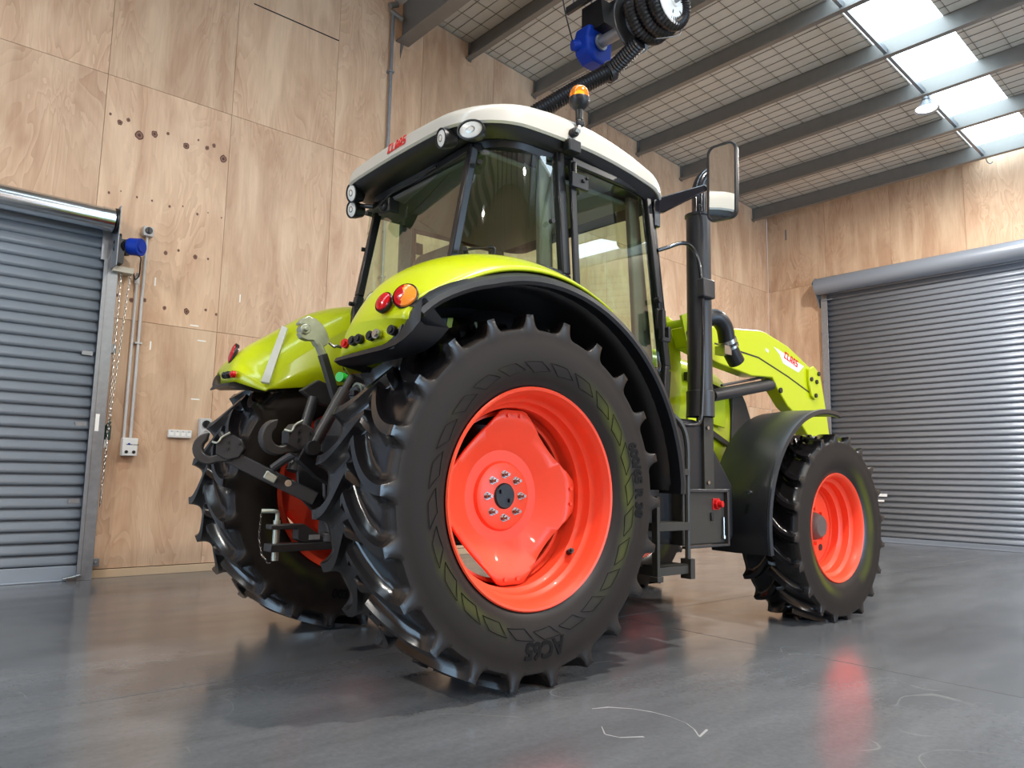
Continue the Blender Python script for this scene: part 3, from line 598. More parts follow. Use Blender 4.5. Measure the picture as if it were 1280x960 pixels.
# ---- tyres: lugs are sheared along the profile so their walls follow grid lines
def tyre_mesh(R, hw, rb, nl, hl, spread, phase, lug=.024):
    V = [(.80*hw, rb-.004, 0), (.90*hw, rb+.03, 0), (.985*hw, rb+.08, 0), (1.015*hw, rb+.15*(R/.848), 0), (1.0*hw, rb+.215*(R/.848), 0), (.985*hw, R-hl*2.15, 0)]
    side = [(.984*hw, R-hl*1.78, .995*hw, R-hl*1.35), (.978*hw, R-hl*1.48, .994*hw, R-hl*.55), (.962*hw, R-hl*1.40, .988*hw, R-hl*.10), (.89*hw, R-hl*1.26, .95*hw, R-hl*.05)]
    ys = [.86, .80, .74, .65, .56, .47, .38, .3, .22, .15, .10, .05, 0]
    prof = [(y, r, y, r) for y, r, _ in V]+side
    prof += [(f*hw*(.88 if f > .7 else .96) if f > .3 else f*hw, R-hl*1.08+hl*.06*(1-f), f*hw, R-hl*.10*f**2) for f in ys]
    full = [(-a, b, -c, d, -1) for a, b, c, d in prof]+[(a, b, c, d, 1) for a, b, c, d in reversed(prof[:-1])]
    lugs = []; p = 2*pi/nl
    ths = [-.5, -.42, -.32, -.22, -.14]
    offs = []
    sc_ = R/.848; prof_h = [(lug, 1), (lug+.007*sc_, .60), (lug+.015*sc_, .32), (lug+.026*sc_, .13), (lug+.040*sc_, .03), (lug+.054*sc_, 0)]
    prof_h = [(a/R/p, b) for a, b in prof_h]
    base = [0]+[a for a, b in prof_h]
    s_ = sorted(set([round(x, 5) for x in [-b for b in base]+base]+[round(x+.5-(1 if x >= 0 else 0), 5) for x in [-b for b in base]+base]+[-.25, .25, -.5]))
    s_ = [x for x in s_ if -.5 <= x < .5]
    def h(d, shoulder):    # height over distance d (in pitches) from a lug centre
        d = abs((d+.5) % 1-.5)
        if d <= prof_h[0][0]+1e-4: return 1
        for (a, va), (b, vb) in zip(prof_h, prof_h[1:]):
            if d <= b+1e-4: return va+(vb-va)*(d-a)/(b-a)
        return 0
    rows = []
    for y0, r0, y1, r1, sd in full:
        f = min(1, abs(y1)/hw); shear = -spread*(1-min(1, f/.97))**2.0 if f < .97 else 0
        row = []; shoulder = f > .9
        for k in range(nl):
            for u in s_:
                th = phase+(k+u)*p
                hr, hL = h(u, shoulder), h(u-.5, shoulder)   # lug rows of the right (-y) and left (+y) halves, staggered by half a pitch
                yn = y1/hw
                wr = 1 if yn < .06 else max(0, 1-(yn-.06)/.09); wl_ = 1 if yn > -.06 else max(0, 1-(-yn-.06)/.09)
                hh = max(hr*wr, hL*wl_)
                y, r = y0+(y1-y0)*hh, r0+(r1-r0)*hh
                row.append((r*cos(th+shear), y, r*sin(th+shear)))
        rows.append(row)
    mb = MB(); mb.grid(rows, closed=True)
    ib = [(.80*hw, rb-.004), (.2*hw, rb-.01), (-.2*hw, rb-.01), (-.80*hw, rb-.004)]
    return mb
def arc_text(s, size, rad, ang0, y, out, bold=.004, flip=False, parent=None):
    mb = text_mb(s, size, bold, .0012); q = []
    for v in mb.v:
        r = rad+v.y; a = ang0-(v.x/rad)*(1 if out < 0 else -1)
        q.append(Vector((r*cos(a), y+out*v.z, r*sin(a))))
    mb.v = q; return obj('lettering', mb, M['rubbertext'], parent)
def sector_pad(parent, r0, r1, a0, a1, y, w_=.0022):   # thin raised outline block on the sidewall
    pts = [(r0, a0), (r1, a0+.10), (r1, a1+.10), (r0+.012, a1)]; P_ = []
    for i in range(4):
        (ra, aa), (rb_, ab) = pts[i], pts[(i+1) % 4]
        for k in range(4): f = k/4; P_.append(((ra+(rb_-ra)*f)*cos(aa+(ab-aa)*f), y(ra+(rb_-ra)*f), (ra+(rb_-ra)*f)*sin(aa+(ab-aa)*f)))
    return P_
tyr = tyre_mesh(.848, .30, .50, 22, .054, radians(14), radians(-2), .021)
tyf = tyre_mesh(.66, .225, .375, 20, .042, radians(14), radians(5), .016)
def disc_mesh(rl, hw_, prof, thick, n=96):
    # plate with four lobes; prof = list of (share of boundary, y)
    rows = []
    def rb(a):
        a = (a % (pi/2)); 
        if a > pi/4: a = pi/2-a
        t = atan2(hw_, rl)
        if a <= t: return rl/cos(a)
        # chord from (rl,hw) to (hw,rl)
        return (rl+hw_)/(cos(a)+sin(a))
    angs = [2*pi*i/n for i in range(n)]
    for rr, y in prof:
        rows.append([(min(rr, rb(a))*cos(a), y if rr <= rb(a) else y, min(rr, rb(a))*sin(a)) for a in angs])
    # y by actual radius
    P_ = sorted(prof)
    def yy(r):
        for (r0, y0), (r1, y1) in zip(P_, P_[1:]):
            if r0 <= r <= r1: return y0+(y1-y0)*(r-r0)/max(1e-6, r1-r0)
        return P_[-1][1]
    rows = [[(x, yy(hypot(x, z)), z) for x, _, z in row] for row in rows]
    mb = MB(); mb.grid(rows, closed=True); return mb
def rear_wheel(y, flip):
    prof = [(-.236, .478), (-.246, .49), (-.252, .506), (-.262, .511), (-.268, .505), (-.264, .494), (-.245, .483), (-.225, .472), (-.19, .468), (-.178, .462), (-.165, .448), (-.13, .444), (-.12, .438), (-.108, .424), (-.06, .42), (.10, .42), (.14, .44), (.19, .462), (.235, .472), (.25, .505), (.262, .511), (.252, .506), (.236, .47), (.2, .45), (.14, .428), (.10, .408), (-.06, .408)]
    wm_ = MB().lathe(prof, n=96)
    wm_.lathe([(-.012, .41), (-.022, .408), (-.022, .39), (-.012, .388), (-.006, .41)], n=96)
    r = obj('rear_wheel', wm_, M['rim'], TR, angle=30); r.location = (0, y, .848)
    if flip: r.scale = (1, -1, 1)
    d = obj('wheel_disc', disc_mesh(.412, .072, [(.0, -.012), (.06, -.012), (.14, -.012), (.150, -.008), (.158, .008), (.165, .012), (.225, .010), (.236, .004), (.245, -.002), (.30, -.030), (.36, -.066), (.375, -.072), (.42, -.074)], 0), M['rim'], r, angle=25, solid=.014)
    obj('axle_hub', MB().lathe([(-.0, .15), (.05, .19), (.2, .19), (.2, .12), (.75, .12)], n=32), M['iron'], r)
    obj('hub_cap', MB().lathe([(-.012, .064), (-.03, .062), (-.036, .056), (-.036, .001)], n=32).box(-.035, -.018, -.048, -.034, .012, .03).box(.018, .035, -.048, -.034, -.03, -.012), M['black'], r)
    nb = MB().cyl((0, -.012, 0), (0, -.026, 0), .019, 20).cyl((0, -.026, 0), (0, -.044, 0), .0145, 6).cyl((0, -.044, 0), (0, -.062, 0), .008, 10)
    n0 = obj('wheel_nut', nb, M['steel'], r)
    for i in range(8):
        o = n0 if i == 0 else share(n0, parent=r); a = 2*pi*i/8; o.location = (.104*cos(a), 0, .104*sin(a))
    b0 = obj('lobe_bolt', MB().cyl((0, -.072, 0), (0, -.086, 0), .018, 16, r2=.015).cyl((0, -.086, 0), (0, -.096, 0), .009, 10), M['rim'], r)
    k = 0
    for i in range(4):
        for s_ in (-.038, .038):
            o = b0 if k == 0 else share(b0, parent=r); k += 1; a = i*pi/2
            o.location = (.385*cos(a)-s_*sin(a), 0, .385*sin(a)+s_*cos(a))
    h0 = obj('drain_hole', MB().cyl((0, .012, 0), (0, .0085, 0), .0095, 14), M['darkink'], r)
    for i in range(6):
        o = h0 if i == 0 else share(h0, parent=r); a = radians(95-60*i); o.location = (.2*cos(a), 0, .2*sin(a))
    obj('valve', MB().cyl((.335, -.13, -.275), (.325, -.16, -.262), .014, 12).cyl((.325, -.16, -.262), (.32, -.175, -.256), .007, 8), M['black'], r)
    return r
def add_tyre(r, tm, name, y, flip, mesh=None):
    if mesh is None: t = obj(name, tm, M['rubber'] if tm is tyr else M['rubberf'], r, angle=38)
    else: t = share(mesh, parent=r)
    if flip: t.scale = (1, -1, 1)
    return t
rw1 = rear_wheel(-.86, False); t1 = add_tyre(rw1, tyr, 'tyre', 0, False)
rw2 = rear_wheel(.86, True); t2 = add_tyre(rw2, None, 'tyre', 0, True, t1)
# lettering and outlined blocks on the near sidewall
def sy(r): return -.3045 if r > .62 else -.2955-.009*(r-.58)/.04
arc_text('600/65 R 38', .078, .665, radians(8), -.3048, -1, .004, parent=rw1)
arc_text('AC65', .10, .665, radians(-88), -.3048, -1, .004, parent=rw1)
arc_text('003', .075, .64, radians(-98), .3045, 1, .004, parent=rw2).scale = (1, 1, 1)
pm = MB()
for i in range(24):
    a = 2*pi*i/24+.1
    P_ = sector_pad(None, .575, .625, a, a-.17, lambda r: sy(r)-.001)
    if radians(-115) < ((a+pi) % (2*pi)-pi) < radians(-70) and False: continue
    pm.tube(P_, .0016, n=4, smooth=0, closed=True)
obj('sidewall_pattern', pm, M['rubbertext'], rw1)
def front_wheel(y, flip):
    prof = [(-.165, .352), (-.175, .362), (-.182, .378), (-.19, .382), (-.196, .377), (-.19, .366), (-.172, .352), (-.13, .346), (-.118, .336), (-.11, .322), (-.065, .318), (-.055, .308), (-.045, .290), (0, .284), (.015, .275), (.02, .255), (.012, .16), (.0, .15), (-.008, .11), (-.008, .08)]
    mb = MB().lathe(prof, n=80).lathe([(.0, .284), (.12, .30), (.17, .352), (.185, .38), (.192, .378), (.175, .345), (.12, .285), (.01, .272)], n=80)
    r = obj('front_wheel', mb, M['rim'], TR, angle=30); r.location = (2.893, y, .632)
    if flip: r.scale = (1, -1, 1)
    obj('hub', MB().lathe([(-.0, .1), (-.03, .095), (-.06, .08), (-.07, .07), (-.07, .001)], n=32).lathe([(.0, .14), (.3, .12)], n=24), mat('hub_grey', (.12, .1, .09), .5) if not flip else bpy.data.materials['hub_grey'], r)
    n0 = obj('wheel_nut', MB().cyl((0, -.008, 0), (0, -.03, 0), .012, 6), M['rim'], r)
    for i in range(8):
        o = n0 if i == 0 else share(n0, parent=r); a = 2*pi*i/8; o.location = (.125*cos(a), 0, .125*sin(a))
    h0 = obj('hand_hole', MB().cyl((0, .013, 0), (0, .0095, 0), .024, 18), M['darkink'], r)
    for i in range(2):
        o = h0 if i == 0 else share(h0, parent=r); a = radians(-52+180*i); o.location = (.2*cos(a), 0, .2*sin(a))
    return r
fw1 = front_wheel(-.905, False); ft = add_tyre(fw1, tyf, 'tyre', 0, False)
fw2 = front_wheel(.905, True); add_tyre(fw2, None, 'tyre', 0, True, ft)
# ---- rear mudguards
def interp(tab, x):
    for (a, va), (b, vb) in zip(tab, tab[1:]):
        if a <= x <= b or (x < a and (a, va) == tab[0]): 
            f = (x-a)/(b-a); f = max(0, min(1, f)); return tuple(p+(q-p)*f for p, q in zip(va, vb)) if isinstance(va, tuple) else va+(vb-va)*f
    return tab[-1][1]
def mudguard(s, dy):   # s=-1 right, +1 left
    g = empty('rear_mudguard', parent=TR)
    CR_ = [(60, 1.17), (80, 1.19), (92, 1.19), (98, 1.172), (105, 1.147), (113, 1.105), (121, 1.083), (128, 1.085), (133, 1.08), (137, 1.06)] if s > 0 else [(60, 1.17), (80, 1.185), (100, 1.18), (112, 1.175), (122, 1.165), (128, 1.145), (133, 1.115), (137, 1.09)]
    FO = [(60, 1.15), (80, 1.15), (95, 1.10), (105, 1.0), (111, .957), (125, .905), (137, .875)]
    rows = []
    T_ = [62, 70, 78, 86, 92, 98, 104, 109, 114, 119, 123, 127, 130, 133, 135.5, 137]
    def pt(y, r, th): return (r*cos(radians(th)), s*(y+dy), .85+r*sin(radians(th)))
    for th in T_:
        c = interp(CR_, th); f = interp(FO, th); k = max(0, min(1, (th-122)/12))
        o1, o2, o3 = c-.035+.02*k, c-.085+.06*k, c-.135+.085*k
        fx, fz = f*cos(radians(th)), .85+f*sin(radians(th))
        zl = 1.415+(fx+.64)*.14
        rows.append([(fx, s*(.47+dy), zl), (fx, s*(.495+dy), fz), pt(.56, f*.55+c*.45, th), pt(.64, f*.2+c*.8, th), pt(.70, c-.008, th), pt(.77, c, th), pt(.86, c-.008, th), pt(.95, o1, th), pt(1.05, o2, th), pt(1.12, o3, th)])
    rows.append([(-.665, s*(.475+dy), 1.412), (-.675, s*(.49+dy), 1.425), (-.75, s*(.56+dy), 1.49), (-.79, s*(.62+dy), 1.532), (-.80, s*(.70+dy), 1.536), (-.795, s*(.77+dy), 1.54), (-.78, s*(.86+dy), 1.545), (-.765, s*(.95+dy), 1.548), (-.735, s*(1.05+dy), 1.55), (-.70, s*(1.12+dy), 1.555)])
    rows.append([(-.66, s*(.48+dy), 1.40), (-.672, s*(.495+dy), 1.402), (-.745, s*(.565+dy), 1.43), (-.785, s*(.625+dy), 1.455), (-.795, s*(.70+dy), 1.458), (-.79, s*(.77+dy), 1.462), (-.775, s*(.86+dy), 1.468), (-.76, s*(.95+dy), 1.474), (-.73, s*(1.05+dy), 1.483), (-.695, s*(1.12+dy), 1.495)])
    sh = obj('shell', MB().grid(rows), M['lime'], g, angle=28, solid=0)
    m_ = sh.modifiers.new('solid', 'SOLIDIFY'); m_.thickness = .012; m_.offset = 0
    m2_ = sh.modifiers.new('subd', 'SUBSURF'); m2_.levels = 1; m2_.render_levels = 1
    sh.modifiers.move(1, 0)
    # black outer flare wrapping the tyre
    fl = []
    for i in range(41):
        th = 1+i*(134-1)/40; k = max(0, min(1, (th-110)/19)); kk = max(0, (th-129)/7.5)
        a0, a1 = (1.01+.035*k, 1.0+.035*k) if s < 0 else (1.01-.035*k, 1.0-.035*k)
        P_ = [(1.02, a0+.035), (1.10, a1+.042), (1.17, a1+.03), (1.205, a1+.008), (1.21, a1-.015), (1.20, a1-.03), (1.10, a1-.012), (1.02, a0-.0)]
        if i in (0,): P_ = [(y, r*.995-.0) for y, r in P_]
        fl.append([(r*cos(radians(th)), s*y, .85+r*sin(radians(th))) for y, r in P_])
    tail = [[(-.70, y_, 1.51) for y_ in ()]]
    mbf = MB().grid(fl, closed=True); n_ = len(fl[0]); mbf.f.append(tuple(range(n_))); mbf.m.append(0); mbf.f.append(tuple(range((len(fl)-1)*n_, len(fl)*n_))[::-1]); mbf.m.append(0)
    obj('flare', mbf, M['black'], g, angle=40)
    # flare tail under the lamp strip
    tp = [(-.665, .60, 1.415, 1.44), (-.80, .63, 1.43, 1.455), (-.80, .72, 1.432, 1.457), (-.785, .86, 1.438, 1.466), (-.765, .97, 1.445, 1.476), (-.745, 1.05, 1.46, 1.50), (-.735, 1.10, 1.48, 1.56), (-.72, 1.135, 1.51, 1.62), (-.70, 1.16, 1.55, 1.65)]
    if s > 0: tp = tp[:4]+[(x, y, min(zb, 1.45+.02*i), min(zt, 1.48+.02*i)) for i, (x, y, zb, zt) in enumerate(tp[4:])]
    rr = [[(x, s*(y+dy), zt), (x-.022, s*(y+dy+.01), zt-.008), (x-.03, s*(y+dy+.012), zb), (x, s*(y+dy), zb-.012), (x+.14, s*(y+dy-.03), zb+.0)] for x, y, zb, zt in tp]
    mbf = MB().grid(rr, closed=True)
    obj('flare_tail', mbf, M['black'], g, angle=40)
    # liner under the arch
    ln = MB(); arc = [2+i*(136-2)/26 for i in range(27)]
    kf = lambda a: .04*max(0, min(1, (a-100)/25))*(s < 0)
    ln.grid([[((r+kf(a)*q)*cos(radians(a)), s*y, .85+(r+kf(a)*q)*sin(radians(a))) for y, r, q in ((.60, .91, 0), (.64, .955, 0), (1.0, .975, .8), (1.12, .985, 1))] for a in arc]+[[(-.77, s*y, 1.445) for y in (.60, .62, 1.02, 1.10)]])
    obj('liner', ln, M['black'], g, solid=.006)
    ln = MB().tube([(1.012*cos(radians(a)), s*1.10, .85+1.012*sin(radians(a))) for a in range(6, 100, 3)], .0045, n=6, smooth=0)
    obj('lime_edge', ln, M['lime_in'], g)
    for a in (15, 32, 50, 68): obj('edge_clip', MB().box(-.008, .008, -.012, .012, -.004, .012), M['galv'], g).matrix_local = Matrix.Translation((1.0*cos(radians(a)), s*1.10, .85+1.0*sin(radians(a)))) @ Matrix.Rotation(radians(90-a), 4, 'Y')
    return g
gR = mudguard(-1, .05); gL = mudguard(1, -.02)
def lens(c, n_, r, mats_, par, name, ry=None, split=False):
    n_ = Vector(n_).normalized(); X = Vector((0, 0, 1)).cross(n_).normalized(); Y = n_.cross(X)
    T4 = Matrix((X, Y, n_)).transposed().to_4x4(); T4.translation = Vector(c); ry = ry or r
    mb = MB(); rows = []
    for a, b in ((-.012, 1.0), (.006, 1.0), (.016, .9), (.022, .6), (.024, .001)):
        rows.append([(r*b*cos(t), ry*b*sin(t), a) for t in [2*pi*i/28 for i in range(28)]])
    mb.grid(rows, closed=True)
    if split: mb.m = [1 if sum(mb.v[i].x for i in f)/4 < -r*.12 else 0 for f in mb.f]
    mb.v = [T4 @ v for v in mb.v]; o = obj(name, mb, mats_, par)
    rg = MB().lathe([(-.01, 1.0), (.008, 1.06), (.012, 1.0)], (0,0,0), 'Z', 28); rg.v = [T4 @ Vector((v.x*r*1.02, v.y*ry*1.02, v.z)) for v in rg.v]
    obj(name+'_rim', rg, M['black'], par); return o
lens((-.785, -1.03, 1.645), (-.9, -.35, .45), .036, M['redlens'], gR, 'brake_lamp', .047)
lens((-.735, -1.115, 1.665), (-.8, -.6, .35), .052, [M['orange'], M['redlens']], gR, 'tail_lamp', .056, split=True)
lens((-.745, .80, 1.645), (-.95, .1, .25), .045, M['redlens'], gL, 'tail_lamp', .062)
for (x, y, z), nm, m_ in (((-.81, -.745, 1.505), 'push_button', M['red']), ((-.812, -.815, 1.508), 'push_button', M['black']), ((-.81, -.865, 1.51), 'push_button', M['black']), ((-.80, -.945, 1.514), 'push_button', M['black']), ((-.793, -.985, 1.517), 'push_button', M['steel']), ((-.775, -1.075, 1.524), 'grommet', M['black'])):
    obj(nm, MB().cyl((0, 0, 0), (-.02, -.006, .002), .021, 18).cyl((-.02, -.006, .002), (-.028, -.008, .003), .013, 14), [m_], gR).location = (x+.014, y, z)
for (x, y, z), m_ in (((-.815, .60, 1.495), M['red']), ((-.82, .66, 1.498), M['black']), ((-.815, .70, 1.5), M['black']), ((-.805, .77, 1.505), M['black'])):
    obj('push_button', MB().cyl((0, 0, 0), (-.02, .0, .002), .02, 18).cyl((-.02, 0, .002), (-.027, 0, .003), .012, 14), [m_], gL).location = (x+.014, y, z)
# white reflector stripe on the left inner slope
obj('reflector_stripe', MB().prism([(-.695, .468, 1.445), (-.648, .468, 1.44), (-.50, .60, 1.80), (-.535, .60, 1.81)], (-.012, -.02, .008)), M['sticker'], gL)
# ---- cab
def beam(a, b, w_, d_, mb=None, up_=(1, 0, 0)):
    a, b = Vector(a), Vector(b); D = (b-a).normalized(); U_ = Vector(up_); U_ = (U_-D*U_.dot(D)).normalized(); V_ = D.cross(U_)
    mb = mb or MB(); P_ = [p+U_*x*w_/2+V_*y*d_/2 for p in (a, b) for x, y in ((-1, -1), (1, -1), (1, 1), (-1, 1))]
    return mb.hexa(P_)
cab = empty('cab', parent=TR)
CWr, C1r, C0r = Vector((-.10, -.53, 2.07)), Vector((-.03, -.60, 2.70)), Vector((-.17, -.52, 1.60))
CWl, C1l, C0l = Vector((-.085, .50, 2.06)), Vector((.08, .58, 2.74)), Vector((-.17, .48, 1.60))
frm = MB()
for a, b, w_, d_ in ((C0r, CWr, .05, .05), (CWr, C1r, .05, .045), (C0l, CWl, .05, .05), (CWl, C1l, .05, .045)): beam(a, b, w_, d_, frm)
Bp = {}
for s in (-1, 1):
    B0, Bm_, B1 = Vector((.50, s*.80, 1.1)), Vector((.47, s*.80, 2.05)), Vector((.43, s*.775, 2.76))
    A0, Am_, A1 = Vector((1.36, s*.74, 1.1)), Vector((1.385, s*.765, 1.62)), Vector((1.235, s*.745, 2.76))
    Bp[s] = (B0, Bm_, B1, A0, Am_, A1)
    for a, b in ((B0, Bm_), (Bm_, B1)): beam(a, b, .06, .05, frm)
    for a, b in ((A0, Am_), (Am_, A1)): beam(a, b, .07, .055, frm)
    beam(B1, A1, .05, .04, frm, (0, 0, 1)); beam(B0, A0, .1, .06, frm, (0, 0, 1))
    beam(C1r if s < 0 else C1l, B1, .045, .035, frm, (0, 0, 1))
    # sill that follows the mudguard
    P_ = [CWr if s < 0 else CWl, Vector((.02, s*.66, 2.075)), Vector((.18, s*.745, 2.075)), Vector((.33, s*.785, 2.065)), Bm_]
    for a, b in zip(P_, P_[1:]): beam(a, b, .03, .04, frm, (0, 0, 1))
beam(C1r, C1l, .05, .05, frm, (0, 0, 1)); beam(C0r, C0l, .06, .06, frm, (0, 0, 1))
beam(Bp[-1][5], Bp[1][5], .06, .05, frm, (0, 0, 1)); beam(Bp[-1][4], Bp[1][4], .05, .06, frm, (0, 0, 1))
obj('pillar_frame', frm, M['frame'], cab, bevel=.008)
def pane(name, rows, par, m_='glass'):
    return obj(name, MB().grid(rows), M[m_], par, angle=60)
pane('rear_window', [[C0r, C0l], [CWr, CWl], [C1r, C1l]], cab)
for s in (-1, 1):
    B0, Bm_, B1, A0, Am_, A1 = Bp[s]; c0, c1 = (CWr, C1r) if s < 0 else (CWl, C1l)
    lo = [c0, Vector((.02, s*.66, 2.08)), Vector((.18, s*.745, 2.08)), Vector((.33, s*.785, 2.07)), Bm_]
    hi = [c1, Vector((.07, s*.69, 2.73)), Vector((.18, s*.74, 2.745)), Vector((.31, s*.765, 2.755)), B1]
    pane('quarter_window', [lo, hi], cab)
    # lower cab skin behind the mudguard
    obj('cab_side_skin', MB().grid([[Vector((p.x, p.y*.98, 1.15)) for p in lo], [Vector((p.x, p.y*.98, p.z-.02)) for p in lo]]), M['black'], cab, solid=.01)
    dr = empty('cab_door', parent=cab) if False else None
    y = s*.0
    d_ = obj('cab_door', MB(), M['frame'], cab) if False else None
    fr = MB()
    q = [Vector((.50, s*.80, 2.715)), Vector((1.195, s*.768, 2.715)), Vector((1.345, s*.792, 1.64)), Vector((1.32, s*.785, 1.2)), Vector((.98, s*.80, 1.2)), Vector((.53, s*.825, 1.9))]
    off = [Vector((0, s*.018, 0))]*6
    for a, b in zip(q, q[1:]+q[:1]): beam(a+off[0], b+off[0], .042, .022, fr, (0, 0, 1) if abs((b-a).z) < .3 else (1, 0, 0))
    door = obj('cab_door', fr, M['frame'], TR, bevel=.006)
    obj('door_glass', MB().grid([[q[5]+Vector((0,s*.01,0)), q[0]+Vector((0,s*.01,0))], [q[4]+Vector((0,s*.01,0)), q[0].lerp(q[1],.5)+Vector((0,s*.01,0))], [q[3]+Vector((0,s*.01,0)), q[1].lerp(q[2],.02)+Vector((0,s*.01,0))], [q[2].lerp(q[3],.5)+Vector((0,s*.01,0)), q[2]+Vector((0,s*.01,0))]]), M['glass'], door, angle=60)
    hd = MB().box(-.05, .03, -.012, .012, -.02, .11).box(-.05, -.028, -.05, -.012, -.09, .1).box(-.05, .025, -.05, -.035, -.10, -.07).box(.005, .03, -.05, -.012, -.09, .0)
    if s > 0:
        for v in hd.v: v.y *= -1
    o = obj('door_handle', hd, M['black'], door, bevel=.01); o.location = (1.27, s*.835, 1.87)
    kb = MB().cyl((1.255, s*.80, 2.04), (1.255, s*.84, 2.04), .018, 12); obj('glass_bolt', kb, M['black'], door)
    obj('hinge', MB().box(.47, .60, s*.845-.012, s*.845+.012, 2.55, 2.635).cyl((.50, s*.84, 2.57), (.50, s*.84, 2.70), .014, 10).cyl((.555, s*.85, 2.6), (.555, s*.868, 2.6), .013, 8).cyl((.583, s*.85, 2.62), (.583, s*.868, 2.62), .01, 8), M['frame'], door, bevel=.004)
    obj('pillar_trim', MB().prism([(.34, s*.72, 1.6), (.44, s*.72, 1.6), (.42, s*.70, 2.72), (.33, s*.70, 2.72)], (0, s*.04, 0)), M['interior'], cab, bevel=.01)
    obj('pillar_trim', MB().prism([(1.22, s*.68, 1.1), (1.33, s*.68, 1.1), (1.33, s*.68, 1.7), (1.21, s*.66, 2.72), (1.12, s*.66, 2.72)], (0, s*.04, 0)), M['interior'], cab, bevel=.01)
pane('windscreen', [[Bp[-1][4]+Vector((.03, .02, -.3)), Bp[1][4]+Vector((.03, -.02, -.3))], [Bp[-1][5]+Vector((.02, .02, 0)), Bp[1][5]+Vector((.02, -.02, 0))]], cab)
def bolt(p, d, r=.014): return obj('window_bolt', MB().cyl(p, Vector(p)+Vector(d), r, 10), M['black'], cab)
for p, d in (((-.06, -.60, 2.12), (-.03, -.03, 0)), ((-.015, -.64, 2.60), (-.02, -.03, 0)), ((-.08, .40, 2.58), (-.03, 0, 0)), ((-.13, .48, 2.0), (-.03, 0, 0)), ((-.01, .57, 2.40), (-.03, .01, 0)), ((.36, -.80, 2.33), (0, -.025, 0))): bolt(p, d)
# roof
YOFF = -.055
def rrect(x0, x1, hw_, rr, rf, n=10):
    return [(x, y+YOFF) for x, y in rrect0(x0, x1, hw_, rr, rf, n)]
def rrect0(x0, x1, hw_, rr, rf, n=10):
    out = []
    for cx_, cy_, a0, r in ((x1-rf, hw_-rf, 0, rf), (x0+rr, hw_-rr, 90, rr), (x0+rr, -hw_+rr, 180, rr), (x1-rf, -hw_+rf, 270, rf)):
        out += [(cx_+r*cos(radians(a0+90*i/n)), cy_+r*sin(radians(a0+90*i/n))) for i in range(n+1)]
        # straight runs are subdivided so the crown can bend
        if a0 == 0: out += [(x1-rf+(x0+rr-x1+rf)*k/6, hw_) for k in range(1, 6)]
        if a0 == 90: out += [(x0, hw_-rr+(-2*hw_+2*rr)*k/6) for k in range(1, 6)]
        if a0 == 180: out += [(x0+rr+(x1-rf-x0-rr)*k/6, -hw_) for k in range(1, 6)]
        if a0 == 270: out += [(x1, -hw_+rf+(2*hw_-2*rf)*k/6) for k in range(1, 6)]
    return out
def zb(x, y): u = (x-.52)/.73; return 2.79-.045*u*u-(.04*max(0, u)**2)+.03*(1-(y/.86)**2)
def zt(x, y): u = (x-.52)/.73; return 2.935-.115*u*u-.02*max(0, u)**2+.055*(1-(y/.86)**2)
def ring(x0, x1, hw_, rr, rf, f, dz): return [(x, y, f(x, y)+dz) for x, y in rrect(x0, x1, hw_, rr, rf)]
X0, X1, HW = -.205, 1.40, .81
rows = [ring(X0+.05, X1-.05, HW-.05, .30, .2, zb, .012), ring(X0+.012, X1-.012, HW-.012, .34, .24, zb, .0), ring(X0, X1, HW, .35, .25, zb, .012),
        ring(X0+.004, X1-.004, HW-.004, .35, .25, lambda x, y: zb(x, y)*.4+zt(x, y)*.6, 0), ring(X0+.014, X1-.014, HW-.014, .34, .24, zt, -.012), ring(X0+.035, X1-.035, HW-.035, .33, .22, zt, .004), ring(X0+.12, X1-.12, HW-.12, .26, .18, zt, .02), ring(X0+.35, X1-.35, HW-.35, .14, .1, zt, .035)]
mb = MB().grid(rows, closed=True); n_ = len(rows[0]); mb.f.append(tuple(range((len(rows)-1)*n_, len(rows)*n_))); mb.m.append(0)
roof = obj('roof', mb, M['cabwhite'], TR, angle=40)
rows = [ring(X0+.02, X1-.02, HW-.02, .34, .24, zb, .006), ring(X0+.035, X1-.035, HW-.035, .33, .23, zb, -.02), ring(X0+.10, X1-.07, HW-.075, .29, .2, zb, -.055), ring(X0+.185, X1-.14, HW-.085, .24, .17, lambda x, y: 2.735, -.0), ring(X0+.2, X1-.16, HW-.10, .22, .15, lambda x, y: 2.70, -.0), ring(X0+.30, X1-.26, HW-.2, .18, .12, lambda x, y: 2.70, -.0)]
mb = MB().grid(rows, closed=True); mb.f.append(tuple(range((len(rows)-1)*n_, len(rows)*n_))); mb.m.append(0)
obj('roof_underside', mb, M['black'], roof, angle=40)
cw = place(block_word('CLAAS', .054, .0008, .25), (X0-.0015, -.085, 2.812), (0, -1, 0), (0.07, 0, 1)); obj('lettering', cw, M['redink'], roof)
def worklamp(c, d, r, name='work_lamp', ry=None):
    c, d = Vector(c), Vector(d).normalized(); X = Vector((0, 0, 1)).cross(d).normalized(); Y = d.cross(X); ry = ry or r
    T4 = Matrix((X, Y, d)).transposed().to_4x4(); T4.translation = c
    def lt(prof, m_, nm, par):
        mb = MB().lathe(prof, (0, 0, 0), 'Z', 32); mb.v = [T4 @ Vector((v.x*r, v.y*ry, v.z)) for v in mb.v]; return obj(nm, mb, m_, par)
    o = lt([(-.09, .3), (-.07, .85), (-.02, 1.12), (.012, 1.14), (.014, 1.0), (.0, .98)], M['black'], name, TR)
    lt([(.002, .99), (.008, .9), (.014, .45), (.015, .001)], M['lampglass'], 'lamp_lens', o)
    lt([(.013, .42), (.016, .40), (.0165, .3), (.0135, .28)], M['steel'], 'reflector_ring', o)
worklamp((-.165, -.76, 2.70), (-.85, -.5, -.12), .066, ry=.046)
